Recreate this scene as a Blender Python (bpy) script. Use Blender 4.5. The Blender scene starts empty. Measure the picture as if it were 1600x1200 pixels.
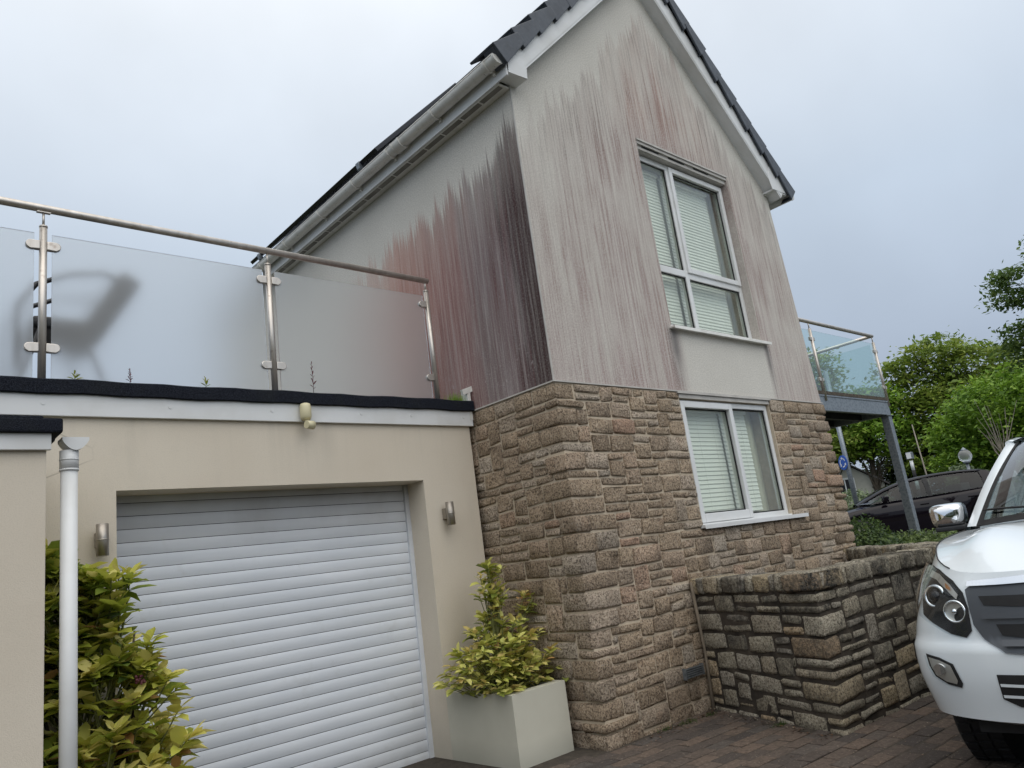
import bpy, bmesh, math, random
import numpy as np
from mathutils import Vector, Matrix, noise as mnoise
from mathutils.bvhtree import BVHTree
R = math.radians
rnd = random.Random(7)
S = bpy.context.scene
COL = S.collection
# ------------------------------------------------------------------ camera
YAW, PITCH, ROLL, FPX = 0.7518, 0.2317, -0.1357, 1177.09
CAM = Vector((-3.8475, -3.6734, 1.254))
fwd = Vector((math.sin(YAW)*math.cos(PITCH), math.cos(YAW)*math.cos(PITCH), math.sin(PITCH)))
r0 = fwd.cross(Vector((0, 0, 1))).normalized()
u0 = r0.cross(fwd)
rt = math.cos(ROLL)*r0 + math.sin(ROLL)*u0
up = -math.sin(ROLL)*r0 + math.cos(ROLL)*u0
cd = bpy.data.cameras.new('camera')
cd.sensor_width = 36; cd.lens = FPX/1600*36; cd.clip_start = .05; cd.clip_end = 2000
cam = bpy.data.objects.new('camera', cd); COL.objects.link(cam)
M = Matrix((rt, up, -fwd)).transposed().to_4x4(); M.translation = CAM
cam.matrix_world = M
S.camera = cam
# ------------------------------------------------------------------ world, sun, exposure
SUN_EL, SUN_AZ = R(52), R(200)      # azimuth of the sun measured from +X, counter-clockwise... toward (-x,-y)
SUN_DIR = Vector((math.cos(SUN_EL)*math.cos(R(248)), math.cos(SUN_EL)*math.sin(R(248)), math.sin(SUN_EL)))
W = bpy.data.worlds.new('World'); S.world = W; W.use_nodes = True
nt = W.node_tree; nt.nodes.clear()
def nn(t, **k):
    n = nt.nodes.new(t)
    for a, b in k.items(): setattr(n, a, b)
    return n
out = nn('ShaderNodeOutputWorld'); mixs = nn('ShaderNodeMixShader')
sky = nn('ShaderNodeTexSky'); sky.sky_type = 'NISHITA'; sky.sun_disc = False
sky.sun_elevation = SUN_EL; sky.sun_rotation = math.atan2(SUN_DIR.x, SUN_DIR.y)
sky.air_density = 1.0; sky.dust_density = 2.0
bgs = nn('ShaderNodeBackground'); bgs.inputs[1].default_value = .10
nt.links.new(sky.outputs[0], bgs.inputs[0])
bgc = nn('ShaderNodeBackground'); bgc.inputs[1].default_value = 1.0
tc = nn('ShaderNodeTexCoord'); sep = nn('ShaderNodeSeparateXYZ'); nt.links.new(tc.outputs['Generated'], sep.inputs[0])
rp = nn('ShaderNodeValToRGB'); nt.links.new(sep.outputs[2], rp.inputs[0])
e = rp.color_ramp.elements
e[0].position = 0.0; e[0].color = (.37, .43, .53, 1)
e[1].position = 1.0; e[1].color = (1.28, 1.24, 1.17, 1)
x = rp.color_ramp.elements.new(.18); x.color = (.385, .45, .55, 1)
x = rp.color_ramp.elements.new(.38); x.color = (.51, .59, .69, 1)
x = rp.color_ramp.elements.new(.60); x.color = (.77, .83, .90, 1)
nz = nn('ShaderNodeTexNoise'); nz.inputs['Scale'].default_value = 2.2; nz.inputs['Detail'].default_value = 5
nt.links.new(tc.outputs['Generated'], nz.inputs['Vector'])
mr = nn('ShaderNodeMapRange'); mr.inputs[1].default_value = .3; mr.inputs[2].default_value = .7
mr.inputs[3].default_value = .89; mr.inputs[4].default_value = 1.09
nt.links.new(nz.outputs[0], mr.inputs[0])
vm = nn('ShaderNodeVectorMath', operation='SCALE'); nt.links.new(rp.outputs[0], vm.inputs[0]); nt.links.new(mr.outputs[0], vm.inputs['Scale'])
nt.links.new(vm.outputs[0], bgc.inputs[0])
mixs.inputs[0].default_value = .9
nt.links.new(bgs.outputs[0], mixs.inputs[1]); nt.links.new(bgc.outputs[0], mixs.inputs[2]); nt.links.new(mixs.outputs[0], out.inputs[0])
sl = bpy.data.lights.new('sun', 'SUN'); sl.energy = 1.35; sl.angle = R(85); sl.color = (1, .97, .92)
sun = bpy.data.objects.new('sun', sl); COL.objects.link(sun)
sun.rotation_euler = (-SUN_DIR).to_track_quat('-Z', 'Y').to_euler(); sun.location = (0, -5, 12)
S.view_settings.view_transform = 'Standard'; S.view_settings.look = 'None'
S.view_settings.exposure = 0.2; S.view_settings.gamma = 1
S.view_settings.use_curve_mapping = False
S.render.engine = 'CYCLES'
S.cycles.max_bounces = 8; S.cycles.transparent_max_bounces = 16; S.cycles.caustics_reflective = False; S.cycles.caustics_refractive = False
S.cycles.use_denoising = True

# ------------------------------------------------------------------ material helper
class NG:
    def __init__(s, name, rough=.6, metal=0., spec=.5):
        s.m = bpy.data.materials.new(name); s.m.use_nodes = True
        s.t = s.m.node_tree; s.b = s.t.nodes['Principled BSDF']; s.o = s.t.nodes['Material Output']
        s.b.inputs['Roughness'].default_value = rough; s.b.inputs['Metallic'].default_value = metal
        s.b.inputs['Specular IOR Level'].default_value = spec
        s.tc = s.t.nodes.new('ShaderNodeTexCoord')
        s.P = s.tc.outputs['Object']
    def set(s, k, v):
        if isinstance(v, bpy.types.NodeSocket): s.t.links.new(v, s.b.inputs[k])
        else: s.b.inputs[k].default_value = (tuple(v)+(1,) if isinstance(v, (tuple, list)) and len(v) == 3 else v)
    def L(s, v, i):
        if isinstance(v, bpy.types.NodeSocket): s.t.links.new(v, i)
        elif isinstance(v, (tuple, list)) and i.type == 'RGBA': i.default_value = tuple(v)+(1,) if len(v) == 3 else v
        else: i.default_value = v
    def scale(s, v, k):
        n = s.t.nodes.new('ShaderNodeVectorMath'); n.operation = 'MULTIPLY'; s.L(v, n.inputs[0]); n.inputs[1].default_value = k; return n.outputs[0]
    def noise(s, sc, det=3, ro=.55, v=None, k=None, dist=0):
        n = s.t.nodes.new('ShaderNodeTexNoise'); v = v or s.P
        if k: v = s.scale(v, k)
        s.L(v, n.inputs['Vector']); n.inputs['Scale'].default_value = sc; n.inputs['Detail'].default_value = det
        n.inputs['Roughness'].default_value = ro; n.inputs['Distortion'].default_value = dist; return n.outputs[0]
    def voro(s, sc, v=None, feat='F1'):
        n = s.t.nodes.new('ShaderNodeTexVoronoi'); n.feature = feat; s.L(v or s.P, n.inputs['Vector']); n.inputs['Scale'].default_value = sc
        return n.outputs[0]
    def m2(s, op, a, b=0., c=0.):
        n = s.t.nodes.new('ShaderNodeMath'); n.operation = op; s.L(a, n.inputs[0]); s.L(b, n.inputs[1]); s.L(c, n.inputs[2]); return n.outputs[0]
    def mr(s, v, a, b, c=0., d=1., smooth=False):
        n = s.t.nodes.new('ShaderNodeMapRange'); n.interpolation_type = 'SMOOTHSTEP' if smooth else 'LINEAR'
        s.L(v, n.inputs[0]); s.L(a, n.inputs[1]); s.L(b, n.inputs[2]); s.L(c, n.inputs[3]); s.L(d, n.inputs[4]); return n.outputs[0]
    def mix(s, f, a, b, mode='MIX'):
        n = s.t.nodes.new('ShaderNodeMix'); n.data_type = 'RGBA'; n.blend_type = mode
        s.L(f, n.inputs[0]); s.L(a, n.inputs[6]); s.L(b, n.inputs[7]); return n.outputs[2]
    def ramp(s, v, pts):
        n = s.t.nodes.new('ShaderNodeValToRGB'); s.L(v, n.inputs[0]); el = n.color_ramp.elements
        while len(el) < len(pts): el.new(.5)
        for q, (p, c) in zip(el, pts): q.position = p; q.color = tuple(c)+(1,) if len(c) == 3 else c
        return n.outputs[0]
    def curve(s, v, pts, lo, hi):     # piecewise-linear scalar function of v on [lo,hi] (values 0..1)
        v = s.mr(v, lo, hi)
        return s.ramp(v, [((p-lo)/(hi-lo), (c, c, c)) for p, c in pts])
    def xyz(s, v=None):
        n = s.t.nodes.new('ShaderNodeSeparateXYZ'); s.L(v or s.P, n.inputs[0]); return n.outputs
    def attr(s, name):
        n = s.t.nodes.new('ShaderNodeAttribute'); n.attribute_name = name; return n.outputs
    def bump(s, h, st, dist=.01):
        n = s.t.nodes.new('ShaderNodeBump'); n.inputs['Strength'].default_value = st; n.inputs['Distance'].default_value = dist
        s.L(h, n.inputs['Height']); s.t.links.new(n.outputs[0], s.b.inputs['Normal'])

def simple(name, col, rough=.6, metal=0., var=.12, sc=6, bump=0, bsc=80, bd=.004, spec=.5):
    g = NG(name, rough, metal, spec)
    n = g.noise(sc, 4)
    a = tuple(c*(1-var) for c in col); b = tuple(min(1, c*(1+var)) for c in col)
    g.set('Base Color', g.mix(g.mr(n, .3, .7), a, b))
    g.set('Roughness', g.mr(g.noise(sc*2.5, 3), .3, .7, max(0, rough-.08), min(1, rough+.08)))
    if bump: g.bump(g.noise(bsc, 3), bump, bd)
    return g.m

def render_mat(name, side):
    g = NG(name, .85, spec=.3)
    X = g.xyz(); fine = g.noise(85, 3, .7)
    base = g.mix(g.mr(g.noise(1.3, 3), .3, .7), (.64, .615, .555), (.71, .685, .625))
    base = g.mix(g.mr(fine, .40, .60), g.mix(.5, base, (.36, .34, .31)), base)
    h, z = (X[1], X[2]) if side == 'flank' else (X[0], X[2])
    kk = (0, 8, .5) if side == 'flank' else (8, 0, .45)
    kf = (0, 34, 1.1) if side == 'flank' else (36, 0, 1.0)
    st1 = g.noise(1, 3, .6, k=kk); st2 = g.noise(1, 4, .68, k=kf, dist=.25)
    kt = (0, 7, .03) if side == 'flank' else (9, 0, .03)
    ktt = (0, 42, .05) if side == 'flank' else (44, 0, .05)
    tipn = g.m2('ADD', g.m2('MULTIPLY', g.m2('SUBTRACT', g.noise(1, 1, .5, k=kt), .5), .9),
                g.m2('MULTIPLY', g.m2('SUBTRACT', g.noise(1, 2, .6, k=ktt), .5), .85))
    if side == 'flank':
        tip = g.m2('ADD', g.m2('ADD', g.m2('MULTIPLY', h, -.10), 4.52), g.m2('MULTIPLY', tipn, .72))
        tip = g.m2('ADD', tip, g.mr(h, .35, 0, 0, .22, smooth=True))
        dep = g.m2('SUBTRACT', tip, z)
        stren = g.curve(h, [(0, 1), (.6, .97), (1.2, .92), (1.75, .88), (2.0, .62), (2.55, .35), (3.1, 0)], 0, 3.1)
        m = g.m2('MULTIPLY', g.m2('ADD', g.mr(dep, -.02, .16, 0, .7, smooth=True), g.mr(dep, .1, .7, 0, .3)), stren)
        m = g.m2('MULTIPLY', m, g.mr(st2, .30, .55, .80, 1))
        m = g.m2('MULTIPLY', m, g.mr(g.noise(80, 3, .7), .36, .55, .86, 1.0))
        red = (.155, .062, .050); dark = (.075, .026, .024); mauve = (.165, .135, .145)
        f = g.m2('ADD', h, g.m2('MULTIPLY', g.m2('SUBTRACT', st1, .5), .9))
        col = g.ramp(g.mr(f, -.1, 1.9), [(0, dark), (.17, (.045, .022, .026)), (.25, (.11, .055, .058)), (.36, (.20, .155, .155)), (.50, (.24, .115, .105)), (.75, (.34, .145, .115)), (1, (.44, .165, .115))])
        low = g.mr(z, 4.3, 3.0)
        col = g.mix(g.m2('MULTIPLY', low, g.mr(st1, .38, .68, 0, .6)), col, (.22, .175, .18))
        col = g.mix(g.mr(st2, .52, .72, 0, .7), col, (.14, .040, .036))
        col = g.mix(g.m2('MULTIPLY', g.mr(st2, .50, .30, 0, .55), low), col, (.36, .31, .315))
        sp = g.noise(42, 3, .75)
        col = g.mix(g.mr(sp, .62, .70, 0, .7), col, (.40, .33, .33))
        sp2 = g.noise(9, 5, .75)
        col = g.mix(g.m2('MULTIPLY', g.mr(sp2, .60, .68, 0, .8), g.mr(z, 3.0, 2.6)), col, (.50, .47, .47))
        dk = g.m2('MULTIPLY', g.mr(g.m2('ADD', h, g.m2('MULTIPLY', g.m2('SUBTRACT', st1, .5), .5)), .42, .0, smooth=True), .8)
        dk = g.m2('MULTIPLY', dk, g.mr(z, 4.75, 3.9, .25, 1))
        col = g.mix(dk, col, (.036, .018, .020))
    else:
        prof = g.curve(h, [(0, 4.35/7), (.2, 4.55/7), (.5, 4.95/7), (.9, 5.2/7), (1.2, 5.55/7), (1.6, 6.0/7), (2.0, 6.35/7), (2.4, 6.2/7), (2.9, 5.6/7), (3.2, 5.25/7), (3.6, 4.9/7), (4.1, 4.4/7)], 0, 4.1)
        tip = g.m2('ADD', g.m2('MULTIPLY_ADD', prof, 7.0, .10), g.m2('MULTIPLY', tipn, .85))
        dep = g.m2('SUBTRACT', tip, z)
        ed = g.curve(h, [(0, .72), (.35, .80), (1.0, .98), (2.8, 1), (3.2, .92), (3.6, .85), (4.1, .85)], 0, 4.1)
        m = g.m2('MULTIPLY', g.m2('ADD', g.mr(dep, -.02, .10, 0, .6, smooth=True), g.mr(dep, .1, 1.3, 0, .4, smooth=True)), ed)
        bl = g.noise(1, 4, .6, k=(2.6, 0, 1.1))
        m = g.m2('MULTIPLY', m, g.mr(st2, .38, .60, .34, 1)); m = g.m2('MULTIPLY', m, g.mr(bl, .34, .58, .60, 1.25)); m = g.m2('MINIMUM', m, 1)
        m = g.m2('MULTIPLY', m, g.mr(g.noise(80, 3, .7), .38, .58, .45, 1.0))
        # washed patch below the sill
        inx = g.m2('MULTIPLY', g.mr(h, 1.60, 1.74, smooth=True), g.mr(h, 3.20, 3.10, smooth=True))
        clean = g.m2('MULTIPLY', inx, g.mr(g.m2('ADD', z, g.m2('MULTIPLY', st1, .02)), 3.10, 3.04))
        m = g.m2('MULTIPLY', m, g.m2('SUBTRACT', 1, g.m2('MULTIPLY', clean, .96)))
        rz = g.m2('MULTIPLY', g.m2('MULTIPLY', g.mr(h, 1.0, 1.5, smooth=True), g.mr(h, 3.1, 2.6, smooth=True)), g.mr(z, 4.9, 5.3))
        col = g.mix(g.mr(st1, .35, .65), (.27, .185, .172), (.36, .285, .27))
        col = g.mix(g.m2('MULTIPLY', rz, g.mr(st1, .40, .6, .2, .85)), col, (.33, .165, .13))
        col = g.mix(g.m2('MULTIPLY', g.mr(st2, .52, .68, 0, .75), g.mr(z, 3.2, 4.8, .35, 1)), col, (.17, .085, .070))
        col = g.mix(g.m2('MULTIPLY', g.mr(z, 3.6, 2.7), g.mr(st1, .3, .7, .1, .5)), col, (.37, .265, .255))
        head = g.m2('MULTIPLY', g.m2('MULTIPLY', g.mr(dep, .0, .10, smooth=True), g.mr(dep, .9, .2, smooth=True)), g.mr(st2, .50, .62))
        col = g.mix(g.m2('MULTIPLY', head, .9), col, (.075, .055, .05))
        # smudges running down from both ends of the sill
        for xa, wd in ((1.60, .15), (3.18, .09)):
            d = g.m2('ABSOLUTE', g.m2('SUBTRACT', h, xa))
            sm = g.m2('MULTIPLY', g.mr(d, wd, .0, smooth=True), g.m2('MULTIPLY', g.mr(z, 2.42, 2.85), g.mr(z, 3.12, 3.05)))
            m = g.m2('MAXIMUM', m, g.m2('MULTIPLY', sm, .75))
            col = g.mix(sm, col, (.10, .085, .09))
    g.set('Base Color', g.mix(m, base, col))
    g.bump(g.noise(110, 4, .75), .8, .006)
    return g.m

def stone_mat(name, cols, lichen, mottle=1.):
    g = NG(name, .92, spec=.2)
    a = g.attr('tone'); t = a[2]
    base = g.ramp(t, cols)
    n1 = g.noise(78, 4, .75); n2 = g.noise(45, 4, .7); n3 = g.noise(9, 2)
    c = g.mix(g.mr(g.noise(6, 2), .60, .70, 0, .08 if lichen else .24), base, (.50, .31, .20))
    c = g.mix(g.mr(n1, .50, .58, 0, .78*mottle), c, (.050, .040, .033))
    c = g.mix(g.mr(n1, .45, .36, 0, .7), c, (.52, .47, .40))
    c = g.mix(g.mr(n2, .5, .66, 0, .5), c, (.13, .10, .075))
    if lichen:
        X = g.xyz()
        topf = g.mr(X[2], .15, .90, .45, 1.0)
        fr_ = g.m2('FRACT', g.m2('MULTIPLY', t, 17.3))
        blk = g.m2('MULTIPLY', g.m2('ADD', g.mr(n3, .38, .62, 0, .6), g.mr(fr_, .35, .95, -.30, .62)), topf)
        blk = g.m2('MULTIPLY', g.m2('MINIMUM', g.m2('MAXIMUM', blk, 0), 1), g.mr(n2, .34, .52, .35, 1))
        c = g.mix(blk, c, g.mix(g.mr(n1, .45, .55), (.018, .017, .016), (.12, .112, .098)))
        c = g.mix(g.mr(g.noise(22, 4, .7), .58, .68, 0, .45), c, (.30, .30, .24))
    else:
        c = g.mix(g.mr(g.noise(2.5, 4), .5, .75, 0, .45), c, (.20, .155, .12))
    g.set('Base Color', c)
    hgt = g.m2('ADD', g.m2('ADD', g.m2('MULTIPLY', n1, .6), g.m2('MULTIPLY', g.noise(17, 3, .6), 1.2)), g.noise(55, 5, .75))
    g.bump(hgt, 1., .02)
    return g.m

M_ = {}
def build_mats():
    M_['gable'] = render_mat('stained_render_gable', 'gable'); M_['flank'] = render_mat('stained_render_flank', 'flank')
    wc = [(0, (.37, .28, .195)), (.35, (.54, .415, .29)), (.6, (.44, .34, .245)), (.8, (.62, .53, .425)), (.96, (.56, .42, .30)), (1, (.58, .38, .27))]
    M_['stone'] = stone_mat('granite', wc, False)
    M_['lowstone'] = stone_mat('weathered_granite', [(0, (.38, .34, .26)), (.4, (.54, .49, .38)), (.7, (.47, .43, .36)), (.9, (.58, .47, .30)), (1, (.56, .40, .26))], True)
    g = NG('mortar', .95, spec=.2); g.set('Base Color', g.mix(g.mr(g.noise(14, 4), .3, .7), (.46, .385, .29), (.58, .495, .38))); g.bump(g.noise(90, 3), .5, .006); M_['mortar'] = g.m
    g = NG('dirty_mortar', .95, spec=.2); g.set('Base Color', g.mix(g.mr(g.noise(7, 4), .35, .65), (.03, .026, .022), (.09, .075, .06))); g.bump(g.noise(90, 3), .5, .006); M_['dmortar'] = g.m
    # cream masonry paint
    g = NG('cream_paint', .8, spec=.3); X = g.xyz()
    c = g.mix(g.mr(g.noise(1.2, 3), .3, .7), (.615, .545, .445), (.67, .605, .505))
    c = g.mix(g.mr(g.noise(3, 5, .6, k=(1, 1, .3)), .55, .75, 0, .25), c, (.42, .40, .34))
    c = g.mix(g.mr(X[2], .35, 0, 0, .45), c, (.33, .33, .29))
    # crazing near the downpipe
    cr = g.t.nodes.new('ShaderNodeTexVoronoi'); cr.feature = 'DISTANCE_TO_EDGE'; g.L(g.noise(3, 2), cr.inputs['Scale'])
    cr.inputs['Scale'].default_value = 2.6; g.L(g.P, cr.inputs['Vector']); 
    for l in list(g.t.links):
        if l.to_socket == cr.inputs['Scale']: g.t.links.remove(l)
    cr.inputs['Scale'].default_value = 2.6
    crk = g.m2('MULTIPLY', g.mr(cr.outputs[0], .012, .004), g.m2('MULTIPLY', g.mr(X[0], -2.75, -2.85), g.mr(X[2], 1.7, 1.9)))
    c = g.mix(g.m2('MULTIPLY', crk, .45), c, (.25, .22, .17))
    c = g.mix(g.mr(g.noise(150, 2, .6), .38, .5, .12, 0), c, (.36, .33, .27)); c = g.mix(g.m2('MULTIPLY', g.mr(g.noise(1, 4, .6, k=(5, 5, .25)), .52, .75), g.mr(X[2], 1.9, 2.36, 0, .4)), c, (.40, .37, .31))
    g.set('Base Color', c); g.bump(g.m2('ADD', g.noise(180, 3, .7), g.m2('MULTIPLY', g.noise(14, 4, .6), .8)), .35, .004); M_['cream'] = g.m
    g = NG('planter_paint', .8, spec=.3)
    c = g.mix(g.mr(g.noise(2, 4), .3, .7), (.51, .495, .415), (.59, .575, .49)); c = g.mix(g.mr(g.xyz()[2], .15, 0, 0, .5), c, (.28, .28, .24))
    g.set('Base Color', c); g.bump(g.noise(180, 3, .7), .25, .003); M_['planter'] = g.m
    g = NG('white_upvc', .35); c = g.mix(g.mr(g.noise(3, 4), .45, .75), (.70, .71, .71), (.60, .60, .58)); g.set('Base Color', c); M_['upvc'] = g.m
    g = NG('dirty_upvc', .45); c = g.mix(g.mr(g.noise(6, 5, .65), .42, .70), (.80, .79, .75), (.64, .63, .58)); c = g.mix(g.mr(g.noise(50, 2), .70, .75), c, (.12, .11, .09)); g.set('Base Color', c); M_['dupvc'] = g.m
    M_['tile'] = simple('slate_grey_tile', (.052, .061, .076), .5, var=.22, sc=9, bump=.25, bsc=60)
    g = NG('mineral_felt', .95, spec=.1); c = g.mix(g.mr(g.noise(220, 2), .4, .65), (.006, .007, .011), (.030, .034, .046)); c = g.mix(g.mr(g.noise(5, 3), .5, .8, 0, .4), c, (.028, .03, .028)); g.set('Base Color', c); g.bump(g.noise(240, 2), .8, .004); M_['felt'] = g.m
    g = NG('roller_slat', .42)
    gp = g.t.nodes.new('ShaderNodeNewGeometry'); g.P = gp.outputs['Position']
    X = g.xyz(); c = g.mix(g.mr(g.noise(1, 3, k=(2, 2, 14)), .35, .7), (.63, .665, .715), (.71, .74, .785))
    c = g.mix(g.m2('MULTIPLY', g.mr(X[2], 1.48, 1.80, 0, .62, smooth=True), g.mr(g.noise(2.5, 4, k=(1, 1, .5)), .3, .7, .55, 1)), c, (.27, .255, .235))  # browner top slats: dirt, plus shadow below the door head put into the colour
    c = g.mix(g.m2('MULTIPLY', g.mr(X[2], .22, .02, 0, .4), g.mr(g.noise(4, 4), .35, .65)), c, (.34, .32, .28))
    c = g.mix(g.mr(g.noise(5, 5, .7), .58, .75, 0, .22), c, (.36, .35, .31)); g.set('Base Color', c); g.bump(g.noise(1, 3, k=(8, 8, 260)), .12, .002); M_['slat'] = g.m
    g = NG('brushed_steel', .38, .7); c = g.mix(g.mr(g.noise(20, 4, k=(1, 1, .2)), .3, .7), (.50, .46, .41), (.66, .62, .57)); c = g.mix(g.mr(g.noise(25, 3), .62, .75, 0, .5), c, (.25, .17, .12)); g.set('Base Color', c); g.bump(g.noise(1, 2, k=(400, 400, 6)), .08, .001); M_['steel'] = g.m
    g = NG('galvanised_steel', .5, .75); c = g.mix(g.mr(g.voro(30), .2, .6), (.20, .225, .25), (.29, .32, .345)); g.set('Base Color', c); M_['galv'] = g.m
    M_['lampmetal'] = simple('brushed_lamp_steel', (.36, .33, .29), .42, metal=.75, var=.1)
    g = NG('chrome', .05, 1.); g.set('Base Color', (.85, .86, .88)); M_['chrome'] = g.m
    def glass(name, col, ro, alpha=None):
        g = NG(name, ro); g.set('Base Color', col); g.set('Transmission Weight', 1.); g.set('IOR', 1.45); return g.m
    g = NG('frosted_glass', .40); g.set('Base Color', (.95, .965, .965)); g.set('Transmission Weight', .84); g.set('IOR', 1.25)
    M_['frost'] = g.m
    def thin(name, tint, fres=1., extra=0.):
        m = bpy.data.materials.new(name); m.use_nodes = True; t = m.node_tree; t.nodes.clear()
        o = t.nodes.new('ShaderNodeOutputMaterial'); mx = t.nodes.new('ShaderNodeMixShader'); tr = t.nodes.new('ShaderNodeBsdfTransparent'); gl = t.nodes.new('ShaderNodeBsdfGlossy')
        fr = t.nodes.new('ShaderNodeLayerWeight'); fr.inputs[0].default_value = .5; pw = t.nodes.new('ShaderNodeMath'); pw.operation = 'POWER'; pw.inputs[1].default_value = 4.; t.links.new(fr.outputs['Facing'], pw.inputs[0]); mu = t.nodes.new('ShaderNodeMath'); mu.operation = 'MULTIPLY_ADD'
        t.links.new(pw.outputs[0], mu.inputs[0]); mu.inputs[1].default_value = fres; mu.inputs[2].default_value = extra; mu.use_clamp = True
        tr.inputs[0].default_value = tint+(1,); gl.inputs[0].default_value = (1, 1, 1, 1); gl.inputs[1].default_value = .01
        t.links.new(mu.outputs[0], mx.inputs[0]); t.links.new(tr.outputs[0], mx.inputs[1]); t.links.new(gl.outputs[0], mx.inputs[2]); t.links.new(mx.outputs[0], o.inputs[0]); return m
    M_['pane'] = thin('window_glass', (.95, .975, .95), .8, .03)
    M_['bglass'] = thin('balustrade_glass', (.86, .935, .925), .8, .03)
    M_['carglass'] = thin('car_glass', (.42, .50, .49), .6, .03)
    M_['screen'] = thin('windscreen_glass', (.55, .66, .66), 1.3, .06)
    M_['lens'] = thin('lamp_lens', (.86, .9, .92), 1.2, .03)
    M_['blind'] = simple('blind_slat', (.88, .88, .82), .5, var=.03)
    M_['curtain'] = simple('room_wall', (.72, .70, .58), .9, var=.05)
    M_['dark'] = simple('black_gasket', (.012, .012, .013), .7, var=.2)
    M_['plastic'] = simple('black_plastic', (.022, .023, .026), .5, var=.15, bump=.1, bsc=200)
    M_['grilleplastic'] = simple('charcoal_plastic', (.07, .078, .09), .38, var=.08)
    M_['rubber'] = simple('tyre_rubber', (.015, .015, .016), .85, var=.2, bump=.4, bsc=60)
    g = NG('white_car_paint', .22); g.set('Base Color', (.76, .82, .86)); g.set('Coat Weight', .9); g.set('Coat Roughness', .03)
    g.set('Roughness', .3); M_['white'] = g.m
    g = NG('plum_car_paint', .3, .0); g.set('Base Color', (.007, .005, .008)); g.set('Coat Weight', .55); g.set('Specular IOR Level', .0); g.set('Coat Roughness', .03); M_['plum'] = g.m
    M_['sensor'] = simple('aged_cream_plastic', (.60, .55, .36), .45, var=.1)
    M_['soil'] = simple('soil', (.035, .026, .018), .95, var=.4, sc=25, bump=1, bsc=40, bd=.02)
    M_['bark'] = simple('bark', (.075, .06, .045), .95, var=.35, sc=12, bump=.8, bsc=25, bd=.03)
    M_['stem'] = simple('green_stem', (.16, .17, .06), .7, var=.2)
    M_['twig'] = simple('pale_twig', (.26, .23, .19), .9, var=.2)
    def leafm(name, pts, tr=.35, ro=.45):
        g = NG(name, ro); c = g.ramp(g.attr('tone')[2], pts)
        g.set('Base Color', c)
        tl = g.t.nodes.new('ShaderNodeBsdfTranslucent'); mx = g.t.nodes.new('ShaderNodeMixShader'); g.t.links.new(c, tl.inputs[0])
        mx.inputs[0].default_value = tr; g.t.links.new(g.b.outputs[0], mx.inputs[1]); g.t.links.new(tl.outputs[0], mx.inputs[2]); g.t.links.new(mx.outputs[0], g.o.inputs[0]); return g.m
    M_['aucuba'] = leafm('laurel_leaf', [(0, (.04, .075, .02)), (.22, (.13, .20, .035)), (.45, (.36, .43, .055)), (.7, (.60, .60, .11)), (.93, (.78, .70, .24)), (1, (.50, .28, .12))], .38, .55)
    M_['potleaf'] = leafm('potted_shrub_leaf', [(0, (.07, .12, .03)), (.25, (.22, .28, .055)), (.5, (.46, .48, .10)), (.85, (.74, .70, .24)), (1, (.55, .32, .13))], .3, .45)
    M_['beech'] = leafm('beech_leaf', [(0, (.10, .16, .03)), (.5, (.22, .31, .05)), (1, (.38, .43, .08))], .35, .6)
    M_['maple'] = leafm('maple_leaf', [(0, (.07, .15, .02)), (.5, (.19, .33, .035)), (1, (.36, .52, .065))], .35, .6)
    M_['darkleaf'] = leafm('dark_leaf', [(0, (.025, .05, .017)), (.5, (.065, .115, .03)), (1, (.14, .20, .05))], .3, .6)
    M_['oak'] = leafm('oak_leaf', [(0, (.04, .08, .02)), (.5, (.10, .17, .04)), (1, (.20, .27, .06))], .35, .6)
    M_['hedge'] = leafm('pale_hedge_leaf', [(0, (.06, .09, .04)), (.5, (.16, .22, .11)), (1, (.30, .36, .20))], .3, .6)
    M_['juniper'] = leafm('juniper_leaf', [(0, (.035, .06, .02)), (.5, (.10, .15, .04)), (1, (.20, .26, .08))], .25, .7)
    M_['red'] = leafm('red_leaf', [(0, (.12, .03, .04)), (1, (.22, .07, .08))], .3)
    M_['litter'] = leafm('dead_leaf', [(0, (.05, .03, .018)), (.6, (.14, .07, .035)), (1, (.3, .26, .2))], .1, .8)
    g = NG('paving_brick', .9, spec=.25); t = g.attr('tone')[2]
    c = g.ramp(t, [(0, (.065, .056, .052)), (.4, (.108, .085, .071)), (.7, (.145, .108, .085)), (1, (.085, .078, .073))])
    c = g.mix(g.mr(g.noise(40, 4, .7), .4, .65, 0, .6), c, (.045, .036, .03)); c = g.mix(g.mr(g.noise(70, 2), .64, .70, 0, .6), c, (.26, .22, .17)); g.set('Base Color', c); g.bump(g.noise(60, 4, .7), .6, .008); M_['brick'] = g.m
    g = NG('driveway_paving', .95, spec=.25)
    bt = g.t.nodes.new('ShaderNodeTexBrick'); g.L(g.P, bt.inputs['Vector']); bt.inputs['Scale'].default_value = 1
    bt.inputs['Brick Width'].default_value = .21; bt.inputs['Row Height'].default_value = .105; bt.inputs['Mortar Size'].default_value = .004
    for i, q in ((1, (.065, .055, .052, 1)), (2, (.14, .09, .07, 1)), (3, (.03, .024, .018, 1))): bt.inputs[i].default_value = q
    g.set('Base Color', g.mix(g.mr(g.noise(30, 4), .4, .65, 0, .5), bt.outputs[0], (.05, .04, .032))); g.bump(g.noise(50, 4), .5, .01); M_['drive'] = g.m
    M_['mortar2'] = simple('smeared_mortar', (.19, .155, .115), .95, var=.25, sc=10, bump=.5)
    M_['curtainfab'] = simple('curtain_fabric', (.58, .56, .45), .9, var=.08)
    M_['ventgrey'] = simple('soffit_vent', (.22, .21, .19), .7, var=.2)
    M_['bead'] = simple('render_bead', (.46, .44, .41), .7, var=.15)
    M_['joint'] = simple('sandy_joint', (.045, .036, .027), .95, var=.4, sc=20, bump=.6)
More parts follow.
